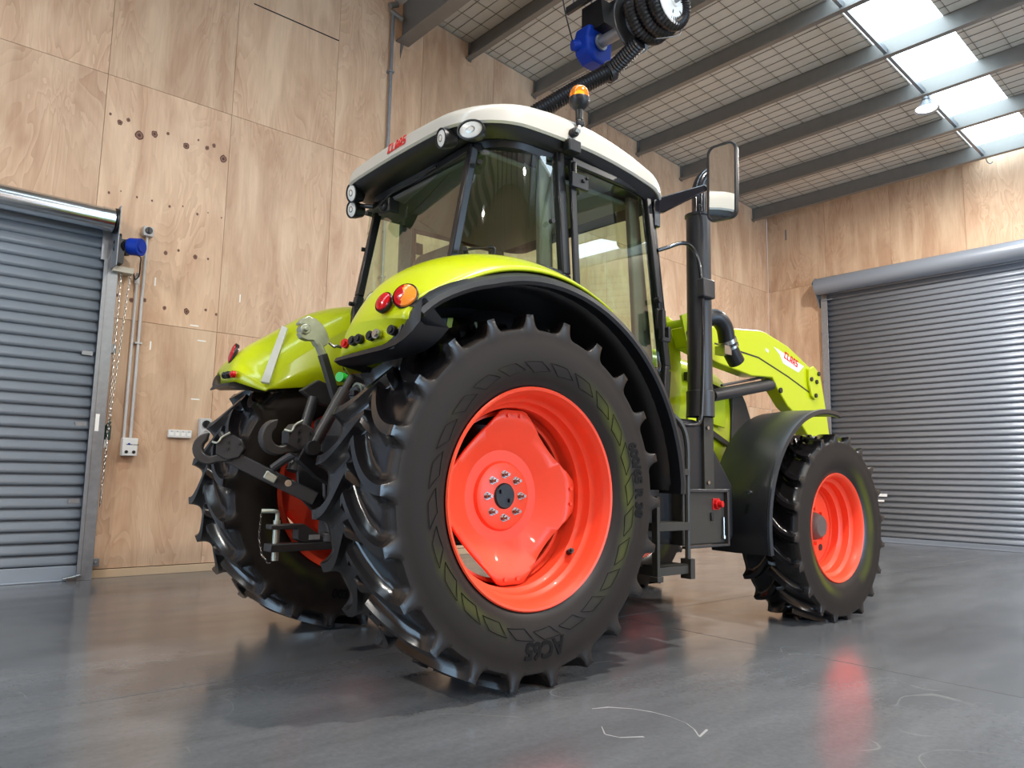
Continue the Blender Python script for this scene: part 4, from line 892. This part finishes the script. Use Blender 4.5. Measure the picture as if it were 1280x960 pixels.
worklamp((-.20, -.555, 2.715), (-.95, .1, -.15), .048, ry=.048)
worklamp((-.165, .50, 2.725), (-.95, -.15, -.15), .046, ry=.055)
worklamp((-.13, .555, 2.64), (-.95, -.1, -.15), .05)
obj('lamp_bracket', MB().tube([(-.1, .50, 2.66), (-.06, .42, 2.64), (-.02, .45, 2.68)], .014), M['black'], roof)
# beacon on the right edge of the roof
bc = obj('beacon', MB().lathe([(3.055, .058), (3.045, .060), (3.02, .056), (2.995, .035), (2.985, .022), (2.93, .02), (2.93, .001)], (.505, -.87, .012), 'Z', 28), M['black'], TR)
obj('beacon_dome', MB().lathe([(3.052, .056), (3.078, .056), (3.10, .05), (3.118, .038), (3.128, .02), (3.131, .001)], (.505, -.87, .012), 'Z', 28), M['beacon'], bc)
obj('bulb', MB().sphere((.505, -.87, 3.085), .02, 12, 8), emis('beacon_bulb', (1, .55, .1), 3), bc)
obj('beacon_stalk', MB().tube([(.505, -.87, 2.95), (.506, -.87, 2.90), (.48, -.88, 2.865), (.455, -.885, 2.85)], .011), M['cabwhite'], bc)
obj('beacon_bracket', MB().box(.41, .50, -.895, -.84, 2.73, 2.80), M['black'], bc, bevel=.006)
obj('beacon_clamp', MB().cyl((.455, -.86, 2.845), (.455, -.90, 2.845), .026, 14), M['black'], bc, bevel=.006)
obj('stalk_bolt', MB().box(.485, .535, -.885, -.86, 2.905, 2.935), M['black'], bc, bevel=.006)
obj('clamp_bolt', MB().cyl((.455, -.90, 2.845), (.455, -.915, 2.845), .014, 8), M['steel'], bc)
# rear wiper motor, mirror inside, seat, wheel, lining
obj('wiper_motor', MB().box(-.03, .05, .27, .40, 2.58, 2.68).cyl((-.05, .33, 2.63), (0, .33, 2.63), .04, 14), M['black'], cab, bevel=.012)
obj('wiper_arm', MB().tube([(-.055, .33, 2.63), (-.07, .15, 2.66), (-.06, -.1, 2.68), (-.05, -.28, 2.69)], .006), M['black'], cab)
obj('headliner', MB().box(.0, 1.2, -.66, .66, 2.66, 2.69), M['interior'], cab, bevel=.02)
st = obj('seat', MB().box(.25, .78, -.27, .27, 1.62, 1.76), M['seat'], TR, bevel=.05, seg=4)
obj('backrest', MB().prism([(.18, -.27, 1.72), (.32, -.27, 1.72), (.27, -.22, 2.26), (.21, -.2, 2.36), (.14, -.22, 2.26)], (0, .5, 0)), M['seat'], st, bevel=.05, seg=4)
obj('seat_base', MB().box(.3, .7, -.2, .2, 1.2, 1.62), M['black'], st, bevel=.02)
obj('armrest', MB().box(.35, .75, -.38, -.30, 1.86, 1.93), M['seat'], st, bevel=.02)
sw = obj('steering_wheel', MB().tube([(1.0+.17*cos(a)*.8, .19*sin(a), 2.0+.17*cos(a)*.6) for a in [2*pi*i/20 for i in range(20)]], .014, closed=True, smooth=0), M['black'], TR)
obj('steering_column', MB().cyl((1.0, 0, 2.0), (1.2, 0, 1.5), .035, 12).box(1.12, 1.3, -.2, .2, 1.2, 1.75), M['black'], sw, bevel=.01)
obj('wheel_spoke', MB().box(.88, 1.12, -.02, .02, 1.985, 2.005), M['black'], sw)
obj('cab_floor', MB().box(-.12, 1.33, -.70, .70, 1.1, 1.2), M['black'], cab)
obj('side_console', MB().prism([(.15, -.66, 1.2), (1.1, -.66, 1.2), (1.0, -.66, 1.62), (.5, -.66, 1.86), (.15, -.66, 1.90)], (0, .26, 0)), M['interior'], cab, bevel=.02)
obj('side_console', MB().prism([(.15, .40, 1.2), (1.1, .40, 1.2), (1.0, .40, 1.62), (.15, .40, 1.70)], (0, .26, 0)), M['interior'], cab, bevel=.02)
obj('rear_shelf', MB().box(-.1, .12, -.46, .44, 1.2, 1.66), M['interior'], cab, bevel=.02)
obj('window_latch', MB().tube([(-.02, -.55, 2.10), (-.03, -.56, 2.14), (.03, -.65, 2.145), (.06, -.69, 2.14), (.06, -.69, 2.10)], .007), M['black'], cab)
obj('door_grab_bar', MB().tube([(.62, .71, 1.85), (.85, .67, 1.88), (1.1, .67, 1.84), (1.25, .70, 1.86)], .014), M['interior'], cab)
# speed roundel on the rear window
n40 = (CWr-C0r).cross(CWl-CWr).normalized(); n40 = n40 if n40.x < 0 else -n40
c40 = Vector((-.138, .24, 1.95)); 
pl_ = lambda mb: place(mb, c40+n40*.012, (0, -1, 0), (CWl-C0l))
sg = MB(); sg.lathe([(0, .001), (0, .088), (-.002, .088)], (0, 0, 0), 'Z', 40); r40 = obj('speed_sign', pl_(sg), M['sticker'], TR)
sg = MB().lathe([(.0006, .088), (.0012, .088), (.0012, .083), (.0006, .083)], (0, 0, 0), 'Z', 40); obj('sign_border', pl_(sg), M['darkink'], r40)
tx_ = text_mb('40', .115, .003, .0008)
for v in tx_.v: v.z += .0015; v.y -= .005; v.x *= .85
obj('sign_digits', pl_(tx_), M['darkink'], r40)
# mirror on its arm
mr_ = empty('wing_mirror', parent=TR)
obj('arm', MB().prism([(1.27, -.77, 2.62), (1.30, -.79, 2.72), (1.50, -1.0, 2.80), (1.50, -1.04, 2.76), (1.32, -.82, 2.62)], (.02, .03, 0)).box(1.25, 1.31, -.80, -.75, 2.52, 2.78), M['gloss'], mr_, bevel=.008)
def rr2(w_, h_, r, n=6):
    return [(sx*(w_/2-r)+r*cos(radians(a0+90*i/n)), sz*(h_/2-r)+r*sin(radians(a0+90*i/n))) for sx, sz, a0 in ((1, 1, 0), (-1, 1, 90), (-1, -1, 180), (1, -1, 270)) for i in range(n+1)]
Tm = Matrix.Translation((1.5, -1.128, 2.775)) @ Matrix.Rotation(radians(4), 4, 'Z') @ Matrix.Rotation(radians(2.5), 4, 'X') @ Matrix.Rotation(radians(-3), 4, 'Y')
def mring(w_, h_, r, x): return [Tm @ Vector((x, b, a)) for a, b in [(q[1], q[0]) for q in rr2(w_, h_, r)]]
mb = MB().grid([mring(.175, .455, .045, -.006), mring(.178, .458, .046, -.014), mring(.20, .48, .05, -.014), mring(.205, .485, .052, 0), mring(.19, .47, .05, .03), mring(.12, .40, .04, .055), mring(.01, .2, .004, .06)], closed=True)
obj('housing', mb, M['black'], mr_, angle=30)
g_ = mring(.177, .457, .046, -.008); mb = MB(); mb.add(g_, [tuple(range(len(g_)))]); obj('mirror_glass', mb, M['mirror'], mr_)
# ---- exhaust with heat shield
ex = empty('exhaust', parent=TR)
obj('pipe', MB().tube([(1.63, -.86, 2.45), (1.63, -.86, 2.78), (1.64, -.86, 2.86), (1.68, -.87, 2.93), (1.74, -.89, 2.97), (1.84, -.92, 2.99)], .047, n=24), M['gloss'], ex)
obj('heat_shield', MB().lathe([(1.50, .078), (2.64, .078), (2.645, .086), (2.66, .087), (2.66, .06)], (1.62, -.86, 0), 'Z', 32), M['dgrey'], ex)
obj('bracket_block', MB().box(1.50, 1.62, -.985, -.925, 2.08, 2.20), M['dgrey'], ex, bevel=.008)
obj('lower_shield', MB().lathe([(1.34, .088), (1.50, .088), (1.505, .08)], (1.62, -.86, 0), 'Z', 24), M['dgrey'], ex)
obj('rim_hook', MB().tube([(1.55, -.93, 2.62), (1.53, -.93, 2.69), (1.56, -.93, 2.69)], .005), M['black'], ex)
obj('stand', MB().box(1.60, 1.70, -.90, -.84, .88, 1.34), M['step'], ex, bevel=.004)
for z in (.93, 1.27): obj('stand_bolt', MB().cyl((1.63, -.90, z), (1.63, -.912, z), .012, 8), M['steel'], ex)
obj('grab_rail', MB().tube([(1.29, -.79, 2.37), (1.36, -.82, 2.40), (1.44, -.86, 2.435), (1.50, -.89, 2.42), (1.53, -.92, 2.33), (1.53, -.95, 2.1), (1.50, -.97, 1.7), (1.48, -.97, 1.40), (1.46, -.97, 1.30), (1.39, -.97, 1.27), (1.22, -.95, 1.27)], .013, n=12), M['gloss'], TR)
obj('intake_hose', MB().tube([(1.80, -.66, 1.9), (1.86, -.70, 2.01), (1.95, -.75, 2.05), (2.04, -.76, 2.0), (2.09, -.75, 1.9), (2.14, -.75, 1.83), (2.20, -.75, 1.77)], .058, n=20), M['hose'], TR)
obj('hose_clamp', MB().cyl((2.085, -.75, 1.915), (2.10, -.75, 1.89), .065, 20).cyl((2.11, -.75, 1.875), (2.12, -.75, 1.86), .065, 20).box(2.0, 2.08, -.79, -.71, 1.80, 1.86), M['steel'], TR)
# ---- steps, box, chassis
sp = empty('steps', parent=TR)
obj('side_rail', MB().box(.94, .965, -1.06, -1.02, .40, .85).box(.93, .98, -1.07, -1.01, .39, .42), M['step'], sp, bevel=.003)
obj('side_rail', MB().tube([(1.235, -1.04, .42), (1.235, -1.04, .9), (1.235, -1.04, 1.15), (1.20, -1.02, 1.27), (1.12, -.98, 1.34)], .016, n=8).box(1.22, 1.26, -1.07, -1.0, .39, .50), M['step'], sp)
for z, n_ in ((.42, 0), (.66, 0), (.97, 0)):
    mb = MB().box(.95 if z < .9 else 1.13, 1.24, -1.055, -.92, z, z+.045 if z < .9 else z+.035)
    if z < .5:
        for i in range(18): mb.box(.965+i*.0145, .971+i*.0145, -1.055, -.93, z+.045, z+.053)
    obj('tread', mb, M['step'], sp, bevel=.002)
tb = obj('battery_box', MB().box(1.30, 1.72, -.96, -.58, .56, .885), M['step'], TR, bevel=.01)
obj('lid_edge', MB().box(1.27, 1.735, -.985, -.955, .872, .89).box(1.715, 1.735, -.985, -.955, .55, .89).box(1.29, 1.735, -.985, -.955, .545, .56), M['dgrey'], tb, bevel=.003)
obj('isolator_key', MB().cyl((1.625, -.96, .80), (1.625, -.985, .80), .03, 8).cyl((1.625, -.985, .80), (1.63, -1.01, .80), .02, 10).box(1.59, 1.66, -.965, -.96, .765, .835), M['red'], tb, bevel=.003)
obj('box_latch', MB().box(1.565, 1.59, -.972, -.96, .70, .75), M['black'], tb, bevel=.004)
obj('latch_rod', MB().cyl((1.69, -.97, .60), (1.69, -.97, .72), .006, 8).cyl((1.69, -.97, .59), (1.69, -.97, .61), .012, 8), M['steel'], tb)
ch = obj('transmission', MB().box(-.42, .9, -.24, .24, .55, 1.15).box(.9, 3.3, -.20, .20, .62, 1.0).box(-.45, -.2, -.30, .30, .72, 1.25), M['iron'], TR, bevel=.03, seg=3)
obj('rear_axle', MB().lathe([(-.66, .13), (-.45, .15), (-.25, .22), (.25, .22), (.45, .15), (.66, .13)], (0, 0, .848), 'Y', 32), M['iron'], ch)
obj('front_axle', MB().prism([(2.80, -.66, .56), (2.98, -.66, .56), (2.98, -.66, .70), (2.80, -.66, .70)], (0, 1.32, 0)).lathe([(-.72, .12), (-.6, .12)], (2.893, 0, .632), 'Y', 24).lathe([(.6, .12), (.72, .12)], (2.893, 0, .632), 'Y', 24), M['iron'], ch, bevel=.02)
obj('fuel_tank', MB().prism([(.75, -.88, .60), (1.3, -.88, .56), (1.95, -.88, .56), (1.95, -.88, .92), (1.6, -.88, 1.32), (.62, -.88, 1.32), (.62, -.88, .8)], (0, .5, 0)), M['black'], TR, bevel=.04, seg=3)
for x, z in ((1.0, .86), (1.0, .75), (.85, 1.05), (.75, 1.2)): obj('tank_bolt', MB().cyl((x, -.88, z), (x, -.895, z), .011, 8), M['steel'], TR)
obj('fuel_tank', MB().prism([(.75, .38, .60), (1.3, .38, .56), (1.95, .38, .56), (1.95, .38, 1.2), (.62, .38, 1.2), (.62, .38, .8)], (0, .48, 0)), M['black'], TR, bevel=.04, seg=3)
obj('engine', MB().box(1.5, 2.6, -.24, .24, .95, 1.5).box(1.6, 1.9, -.36, .36, 1.0, 1.3), M['iron'], ch, bevel=.03)
# ---- bonnet
bn = MB(); rows = []
for x, zt_, hw_, zl in ((1.42, 1.90, .40, 1.0), (1.9, 1.895, .39, 1.0), (2.35, 1.875, .375, .98), (2.62, 1.83, .36, .97), (2.80, 1.74, .345, .96), (2.93, 1.60, .33, .95), (3.02, 1.42, .31, .94), (3.06, 1.2, .29, .93), (3.06, .95, .28, .92)):
    rows.append([(x, -hw_, min(zl, zt_)), (x, -hw_-.012, (zl+zt_)/2), (x, -hw_+.01, zt_-.14), (x, -hw_+.07, zt_-.04), (x, -hw_*.5, zt_-.005), (x, 0, zt_), (x, hw_*.5, zt_-.005), (x, hw_-.07, zt_-.04), (x, hw_-.01, zt_-.14), (x, hw_+.012, (zl+zt_)/2), (x, hw_, zl)])
bn.grid(rows); bn.f.append(tuple(range(8*11, 9*11))); bn.m.append(0)
bon = obj('bonnet', bn, M['lime'], TR, angle=50)
m_ = bon.modifiers.new('subd', 'SUBSURF'); m_.levels = 1; m_.render_levels = 1
gp = [(2.66, 1.02), (2.70, 1.40), (2.72, 1.66), (2.80, 1.69), (2.90, 1.56), (2.98, 1.40), (3.03, 1.2), (3.03, 1.0)]
for s in (-1, 1): obj('grille', MB().prism([(x, s*.375, z) for x, z in gp], (0, -s*.06, 0)), M['dgrey'], bon, bevel=.008)
obj('bonnet_vent', MB().prism([(2.08, -.418, 1.66), (2.55, -.405, 1.60), (2.55, -.405, 1.64), (2.08, -.418, 1.72)], (0, .03, 0)), M['black'], bon)
obj('side_stripe', MB().prism([(2.25, -.415, 1.32), (2.62, -.402, 1.20), (2.62, -.402, 1.235), (2.25, -.415, 1.37)], (0, .03, 0)), M['dgrey'], bon)
obj('vent_recess', MB().prism([(2.40, -.415, 1.36), (2.56, -.41, 1.34), (2.56, -.41, 1.56), (2.40, -.415, 1.58)], (0, .02, 0)), M['lime_in'], bon, bevel=.004)
# ---- front mudguards
def front_guard(s):
    rows = []
    for i in range(33):
        th = 78+i*(191-78)/32; r = .83
        P_ = [(.60, r-.025), (.61, r), (.80, r+.012), (1.0, r+.004), (1.035, r-.004), (1.045, r+.010), (1.06, r+.006), (1.065, r-.02), (1.05, r-.03), (1.0, r-.012), (.80, r-.004), (.62, r-.012)]
        rows.append([(2.893+q*cos(radians(th)), s*y, .632+q*sin(radians(th))) for y, q in P_])
    mb = MB().grid(rows, closed=True); n_ = 12
    for k in (0, 32): mb.f.append(tuple(range(k*n_, (k+1)*n_))); mb.m.append(0)
    g = obj('front_mudguard', mb, M['guard'], TR, angle=40)
    for y in (.74, .93): obj('guard_bolt', MB().cyl((2.893-.838, s*y, .87), (2.893-.858, s*y, .87), .013, 10), M['steel'], g)
    obj('guard_stay', MB().tube([(2.893, s*.60, .64), (2.75, s*.58, 1.0), (2.6, s*.62, 1.40)], .02), M['black'], g)
front_guard(-1); front_guard(1)
# ---- loader arms
def loader(s):
    y0 = s*.60; d = (0, -s*.11, 0)
    pts = [(1.8, 1.98), (2.16, 2.039), (2.359, 2.056), (2.753, 2.095), (2.832, 2.09), (3.157, 2.022), (3.475, 1.896), (3.66, 1.86), (3.72, 1.64), (3.8, 1.3), (3.95, 0.85), (3.72, 0.8), (3.56, 1.22), (3.227, 1.494), (3.132, 1.538), (2.985, 1.664), (2.919, 1.746), (2.806, 1.741), (2.63, 1.729), (2.472, 1.748), (2.173, 1.78), (1.85, 1.85)]
    a = obj('loader_arm', MB().prism([(x, y0, z) for x, z in pts], d), M['lime'], TR, bevel=.008)
    rib = [(2.157, 1.922), (2.274, 1.914), (2.529, 1.899), (2.723, 1.886), (3.144, 1.782), (3.476, 1.683), (3.476, 1.671), (3.144, 1.77), (2.723, 1.874), (2.529, 1.887), (2.274, 1.902), (2.157, 1.91)]
    obj('weld_seam', MB().prism([(x, y0+s*.002, z) for x, z in rib], (0, -s*.01, 0)), M['darkink'], a)
    kp = [(3.437, 1.869), (3.517, 1.902), (3.613, 1.844), (3.626, 1.748), (3.579, 1.644), (3.526, 1.621), (3.471, 1.648), (3.437, 1.757)]
    k = obj('knee_plate', MB().prism([(x, y0+s*.022, z) for x, z in kp], (0, -s*.02, 0)), M['lime'], TR, bevel=.004)
    for x, z in ((3.585, 1.842), (3.464, 1.786), (3.548, 1.771), (3.528, 1.656)): obj('pin', MB().cyl((x, y0+s*.022, z), (x, y0+s*.034, z), .018, 12), M['darkink'], k)
    obj('pin', MB().cyl((3.02, y0, 1.655), (3.02, y0+s*.012, 1.655), .022, 12), M['darkink'], a)
    st_ = [(2.939, 1.994), (3.394, 1.886), (3.303, 1.827), (3.074, 1.876), (3.025, 1.941)]
    stk = obj('decal', MB().prism([(x, y0+s*.0015, z) for x, z in st_], (0, -s*.001, 0)), M['sticker'], a)
    cw = block_word('CLAAS', .058, .001, .12)
    dr_ = Vector((.4, 0, -.115)).normalized() if s < 0 else Vector((-.4, 0, .115)).normalized()
    place(cw, (3.185, y0+s*.0022, 1.893), dr_, (0, 0, 1)); obj('lettering', cw, M['redink'], a)
    tx_ = text_mb('120', .035, .001, .0005); place(tx_, (2.84, y0+s*.002, 1.95), dr_, (0, 0, 1)); obj('model_mark', tx_, M['sticker'], a)
    # mounting post: two plates and a cross pin
    pp = [(1.70, 2.04), (1.80, 2.08), (1.93, 2.02), (1.95, 1.6), (1.90, 1.2), (1.98, .95), (1.72, .95), (1.76, 1.35), (1.80, 1.75), (1.74, 1.92)]
    po = obj('loader_post', MB().prism([(x, s*.66, z) for x, z in pp], (0, -s*.02, 0)).prism([(x, s*.47, z) for x, z in pp], (0, -s*.02, 0)), M['lime'], TR, bevel=.004)
    obj('pivot_pin', MB().cyl((1.80, s*.67, 2.01), (1.80, s*.44, 2.01), .028, 16), M['lime_in'], po)
    obj('warning_decal', MB().box(1.80, 1.86, s*.6815-.0008, s*.6815+.0008, 1.50, 1.62), M['sticker'], po) if s < 0 else None
    obj('loader_cylinder', MB().cyl((2.18, s*.555, 1.545), (2.96, s*.555, 1.70), .045, 20).cyl((2.96, s*.555, 1.70), (3.02, s*.555, 1.71), .03, 14).cyl((1.95, s*.555, 1.50), (2.18, s*.555, 1.545), .028, 14).cyl((2.3, s*.555, 1.63), (2.85, s*.555, 1.745), .01, 8), M['dgrey'], TR)
    obj('crowd_cylinder', MB().cyl((3.68, s*.545, 1.72), (3.98, s*.545, 1.05), .03, 16), M['dgrey'], TR)
loader(-1); loader(1)
# ---- rear linkage
hi_ = TR
hook = [(.0, .0), (-.04, .055), (-.095, .065), (-.135, .04), (-.15, -.01), (-.13, -.065), (-.08, -.10), (.0, -.10), (.06, -.08), (.07, -.03), (.02, -.055), (-.04, -.05), (-.075, -.02), (-.07, .012), (-.04, .02)]
def lower_link(s, H, J):  # H hook centre, J front joint
    H, J = Vector(H), Vector(J); D = (J-H).normalized()
    a = obj('lower_link', beam(H+D*.08, J, .075, .028, up_=(0, 0, 1)), M['dgrey'], hi_, bevel=.006)
    X = Vector((D.x, D.y, 0)).normalized(); Y = Vector((-X.y, X.x, 0))
    def pl(mb): mb.v = [H+X*v.x+Y*v.y+Vector((0, 0, v.z)) for v in mb.v]; return mb
    cl = [(.02, -.085)]
    # open claw with a catch plate
    claw = []
    for i in range(15): t = radians(95+i*(300-95)/14); claw.append((.085*cos(t)*1.0-.02, .085*sin(t)))
    claw += [(.10, -.065), (.13, -.02), (.10, .02), (.06, -.02)]
    for i in range(11): t = radians(300-i*(300-125)/10); claw.append((.045*cos(t)-.01, .045*sin(t)+.004))
    obj('link_hook', pl(MB().prism([(x, -.024, z) for x, z in claw], (0, .048, 0))), M['iron'], a, bevel=.006)
    body = [(.02, -.03), (.02, .03), (.05, .065), (.10, .075), (.15, .05), (.165, .0), (.14, -.045), (.08, -.06)]
    obj('hook_catch', pl(MB().prism([(x, -.034, z) for x, z in body], (0, .068, 0))), M['dgrey'], a, bevel=.005)
    for p_ in ((.08, .035), (.08, .0), (.14, .03)): obj('catch_pin', pl(MB().cyl((p_[0], -.036, p_[1]), (p_[0], -.042, p_[1]), .008, 8)), M['darkink'], a)
    obj('latch_lever', pl(MB().tube([(0, -.03, .035), (.03, -.045, .03), (.05, -.04, .06), (.09, -.04, .085)], .006)), M['zinc'], a)
    return a
lk = lower_link(1, (-.96, .40, 1.06), (-.50, .10, .80))
obj('stabiliser_pad', MB().box(-.035, .035, -.012, .012, -.022, .022), M['zinc'], lk, bevel=.006).matrix_local = Matrix.Translation((-.722, .19, .915)) @ Matrix.Rotation(radians(-33), 4, 'Z') @ Matrix.Rotation(radians(28), 4, 'Y')
obj('link_bolt', MB().cyl((-.66, .105, .885), (-.67, .085, .885), .018, 12).cyl((-.67, .085, .885), (-.675, .075, .885), .009, 8), M['steel'], lk)
obj('stabiliser', MB().tube([(-.72, .18, .96), (-.66, .12, 1.02), (-.62, .04, 1.04), (-.55, -.02, 1.0)], .022), M['dgrey'], lk)
lower_link(-1, (-.875, -.27, 1.105), (-.42, -.24, .86))
obj('link_body', MB().prism([(-.76, -.30, 1.09), (-.62, -.30, 1.02), (-.35, -.30, .86), (-.42, -.30, .78), (-.70, -.30, .92), (-.80, -.30, 1.0)], (0, .05, 0)), M['black'], hi_, bevel=.008)
obj('lift_rod', MB().cyl((-.735, -.30, 1.045), (-.56, -.28, 1.36), .03, 16).cyl((-.56, -.28, 1.36), (-.5, -.27, 1.47), .018, 12).cyl((-.735, -.34, 1.06), (-.735, -.25, 1.06), .035, 16), M['dgrey'], hi_)
obj('lift_rod', MB().cyl((-.62, .16, .95), (-.48, .24, 1.36), .03, 16), M['dgrey'], hi_)
obj('rocker_arm', MB().prism([(-.55, -.30, 1.45), (-.45, -.30, 1.52), (-.15, -.30, 1.40), (-.15, -.30, 1.30), (-.46, -.30, 1.41)], (0, .05, 0)).prism([(-.55, .25, 1.40), (-.45, .25, 1.47), (-.15, .25, 1.38), (-.15, .25, 1.28), (-.46, .25, 1.34)], (0, .05, 0)).cyl((-.17, -.33, 1.34), (-.17, .33, 1.34), .05, 20), M['iron'], hi_, bevel=.006)
obj('lift_cylinder', MB().cyl((-.40, -.36, .86), (-.36, -.34, 1.40), .035, 16), M['red'], hi_)
tl = obj('top_link', beam((-.415, 0, 1.22), (-.555, 0, 1.575), .045, .04, up_=(0, 1, 0)), M['dgrey'], hi_, bevel=.004)
obj('link_eye', MB().cyl((-.555, 0, 1.575), (-.585, 0, 1.63), .022, 14), M['zinc'], tl)
th_ = [(-.60, 1.61), (-.565, 1.60), (-.53, 1.625), (-.515, 1.66), (-.535, 1.705), (-.565, 1.745), (-.61, 1.775), (-.66, 1.785), (-.70, 1.765), (-.722, 1.735), (-.715, 1.722), (-.685, 1.735), (-.655, 1.725), (-.645, 1.70), (-.655, 1.68), (-.68, 1.67), (-.70, 1.685), (-.715, 1.675), (-.70, 1.645), (-.66, 1.635), (-.62, 1.64)]
th_ = [(-.60+(x+.60)*.86, 1.64+(z-1.64)*.88) for x, z in th_]
obj('top_hook', MB().prism([(x, -.02, z) for x, z in th_], (0, .045, 0)), M['zinc'], tl, bevel=.004)
obj('hook_roller', MB().cyl((-.670, -.03, 1.693), (-.670, .03, 1.693), .027, 18).cyl((-.670, -.045, 1.693), (-.670, -.03, 1.693), .013, 10), M['zinc'], tl, bevel=.004)
obj('hook_lever', MB().tube([(-.53, -.02, 1.64), (-.50, -.025, 1.62), (-.49, -.03, 1.625), (-.45, -.03, 1.62), (-.42, -.03, 1.61)], .008), M['steel'], tl)
obj('link_bolt', MB().cyl((-.475, -.024, 1.36), (-.475, -.034, 1.36), .012, 8), M['steel'], tl)
obj('valve_bracket', MB().prism([(-.44, -.05, 1.62), (-.40, -.05, 1.64), (-.36, -.05, 1.60), (-.37, -.05, 1.40), (-.43, -.05, 1.40)], (0, .02, 0)), M['iron'], hi_, bevel=.004)
obj('quick_coupler', MB().cyl((-.46, -.08, 1.45), (-.50, -.10, 1.45), .026, 16), M['green'], hi_)
obj('quick_coupler', MB().cyl((-.34, -.10, 1.45), (-.46, -.08, 1.45), .024, 14).tube([(-.40, -.16, 1.47), (-.36, -.2, 1.52), (-.30, -.24, 1.50), (-.24, -.26, 1.49)], .016), M['iron'], hi_)
obj('coupler_lever', MB().tube([(-.40, -.22, 1.51), (-.34, -.27, 1.53), (-.27, -.30, 1.50)], .008), M['steel'], hi_)
sk_ = obj('trailer_socket', MB().lathe([(-.04, .058), (-.06, .062), (-.06, .05), (-.03, .045), (-.03, .001)], (0, 0, 0), 'X', 24), M['zinc'], hi_); sk_.location = (-.37, -.16, 1.36)
obj('socket_cap', MB().cyl((-.06, -.01, 0), (-.085, -.02, 0), .035, 16).box(-.10, -.07, -.05, .03, -.015, .015), M['black'], sk_, bevel=.004)
obj('hydraulic_hose', MB().tube([(-.35, -.10, 1.36), (-.42, -.12, 1.28), (-.40, -.14, 1.16), (-.44, -.2, 1.05), (-.36, -.22, .98)], .012), M['hose'], hi_)
obj('hydraulic_hose', MB().tube([(-.35, -.15, 1.30), (-.45, -.18, 1.2), (-.47, -.16, 1.1), (-.38, -.16, 1.02)], .010), mat('red_hose', (.35, .01, .01), .4), hi_)
obj('hitch_frame', MB().prism([(-.60, -.17, .98), (-.42, -.17, .99), (-.38, -.17, .68), (-.46, -.17, .70), (-.585, -.17, .82)], (0, .025, 0)).prism([(-.60, .14, .98), (-.42, .14, .99), (-.38, .14, .68), (-.46, .14, .70), (-.585, .14, .82)], (0, .025, 0)).box(-.45, -.40, -.17, .165, .60, 1.15), M['dgrey'], hi_, bevel=.006)
obj('frame_bolt', MB().cyl((-.50, -.172, .90), (-.50, -.185, .90), .016, 12), M['red'], hi_)
dbr = obj('drawbar', MB().box(-.80, -.30, -.045, .045, .545, .585).box(-.80, -.68, -.035, .035, .655, .68).prism([(-.68, -.035, .655), (-.68, -.035, .68), (-.62, -.035, .68), (-.50, -.035, .60), (-.50, -.035, .585), (-.62, -.035, .585), (-.655, -.035, .60), (-.655, -.035, .655)], (0, .07, 0)), M['iron'], hi_, bevel=.006)
obj('drawbar_boss', MB().cyl((-.46, -.01, .585), (-.46, -.01, .63), .06, 20).cyl((-.46, -.01, .63), (-.46, -.01, .70), .035, 18), M['iron'], dbr, bevel=.004)
obj('maker_plate', MB().box(-.60, -.54, -.048, -.045, .60, .625), M['zinc'], dbr)
obj('hitch_pin', MB().cyl((-.755, 0, .50), (-.755, 0, .70), .018, 14).tube([(-.755, 0, .69), (-.755, 0, .735), (-.775, 0, .745), (-.83, .02, .745)], .011).cyl((-.755, -.025, .515), (-.755, .03, .515), .008, 8), M['zinc'], dbr)
chain('safety_chain', [(-.83, .02, .735), (-.835, .02, .62), (-.82, .01, .53), (-.79, 0, .49), (-.76, 0, .505)], dbr, .018, .0022, 'steel')
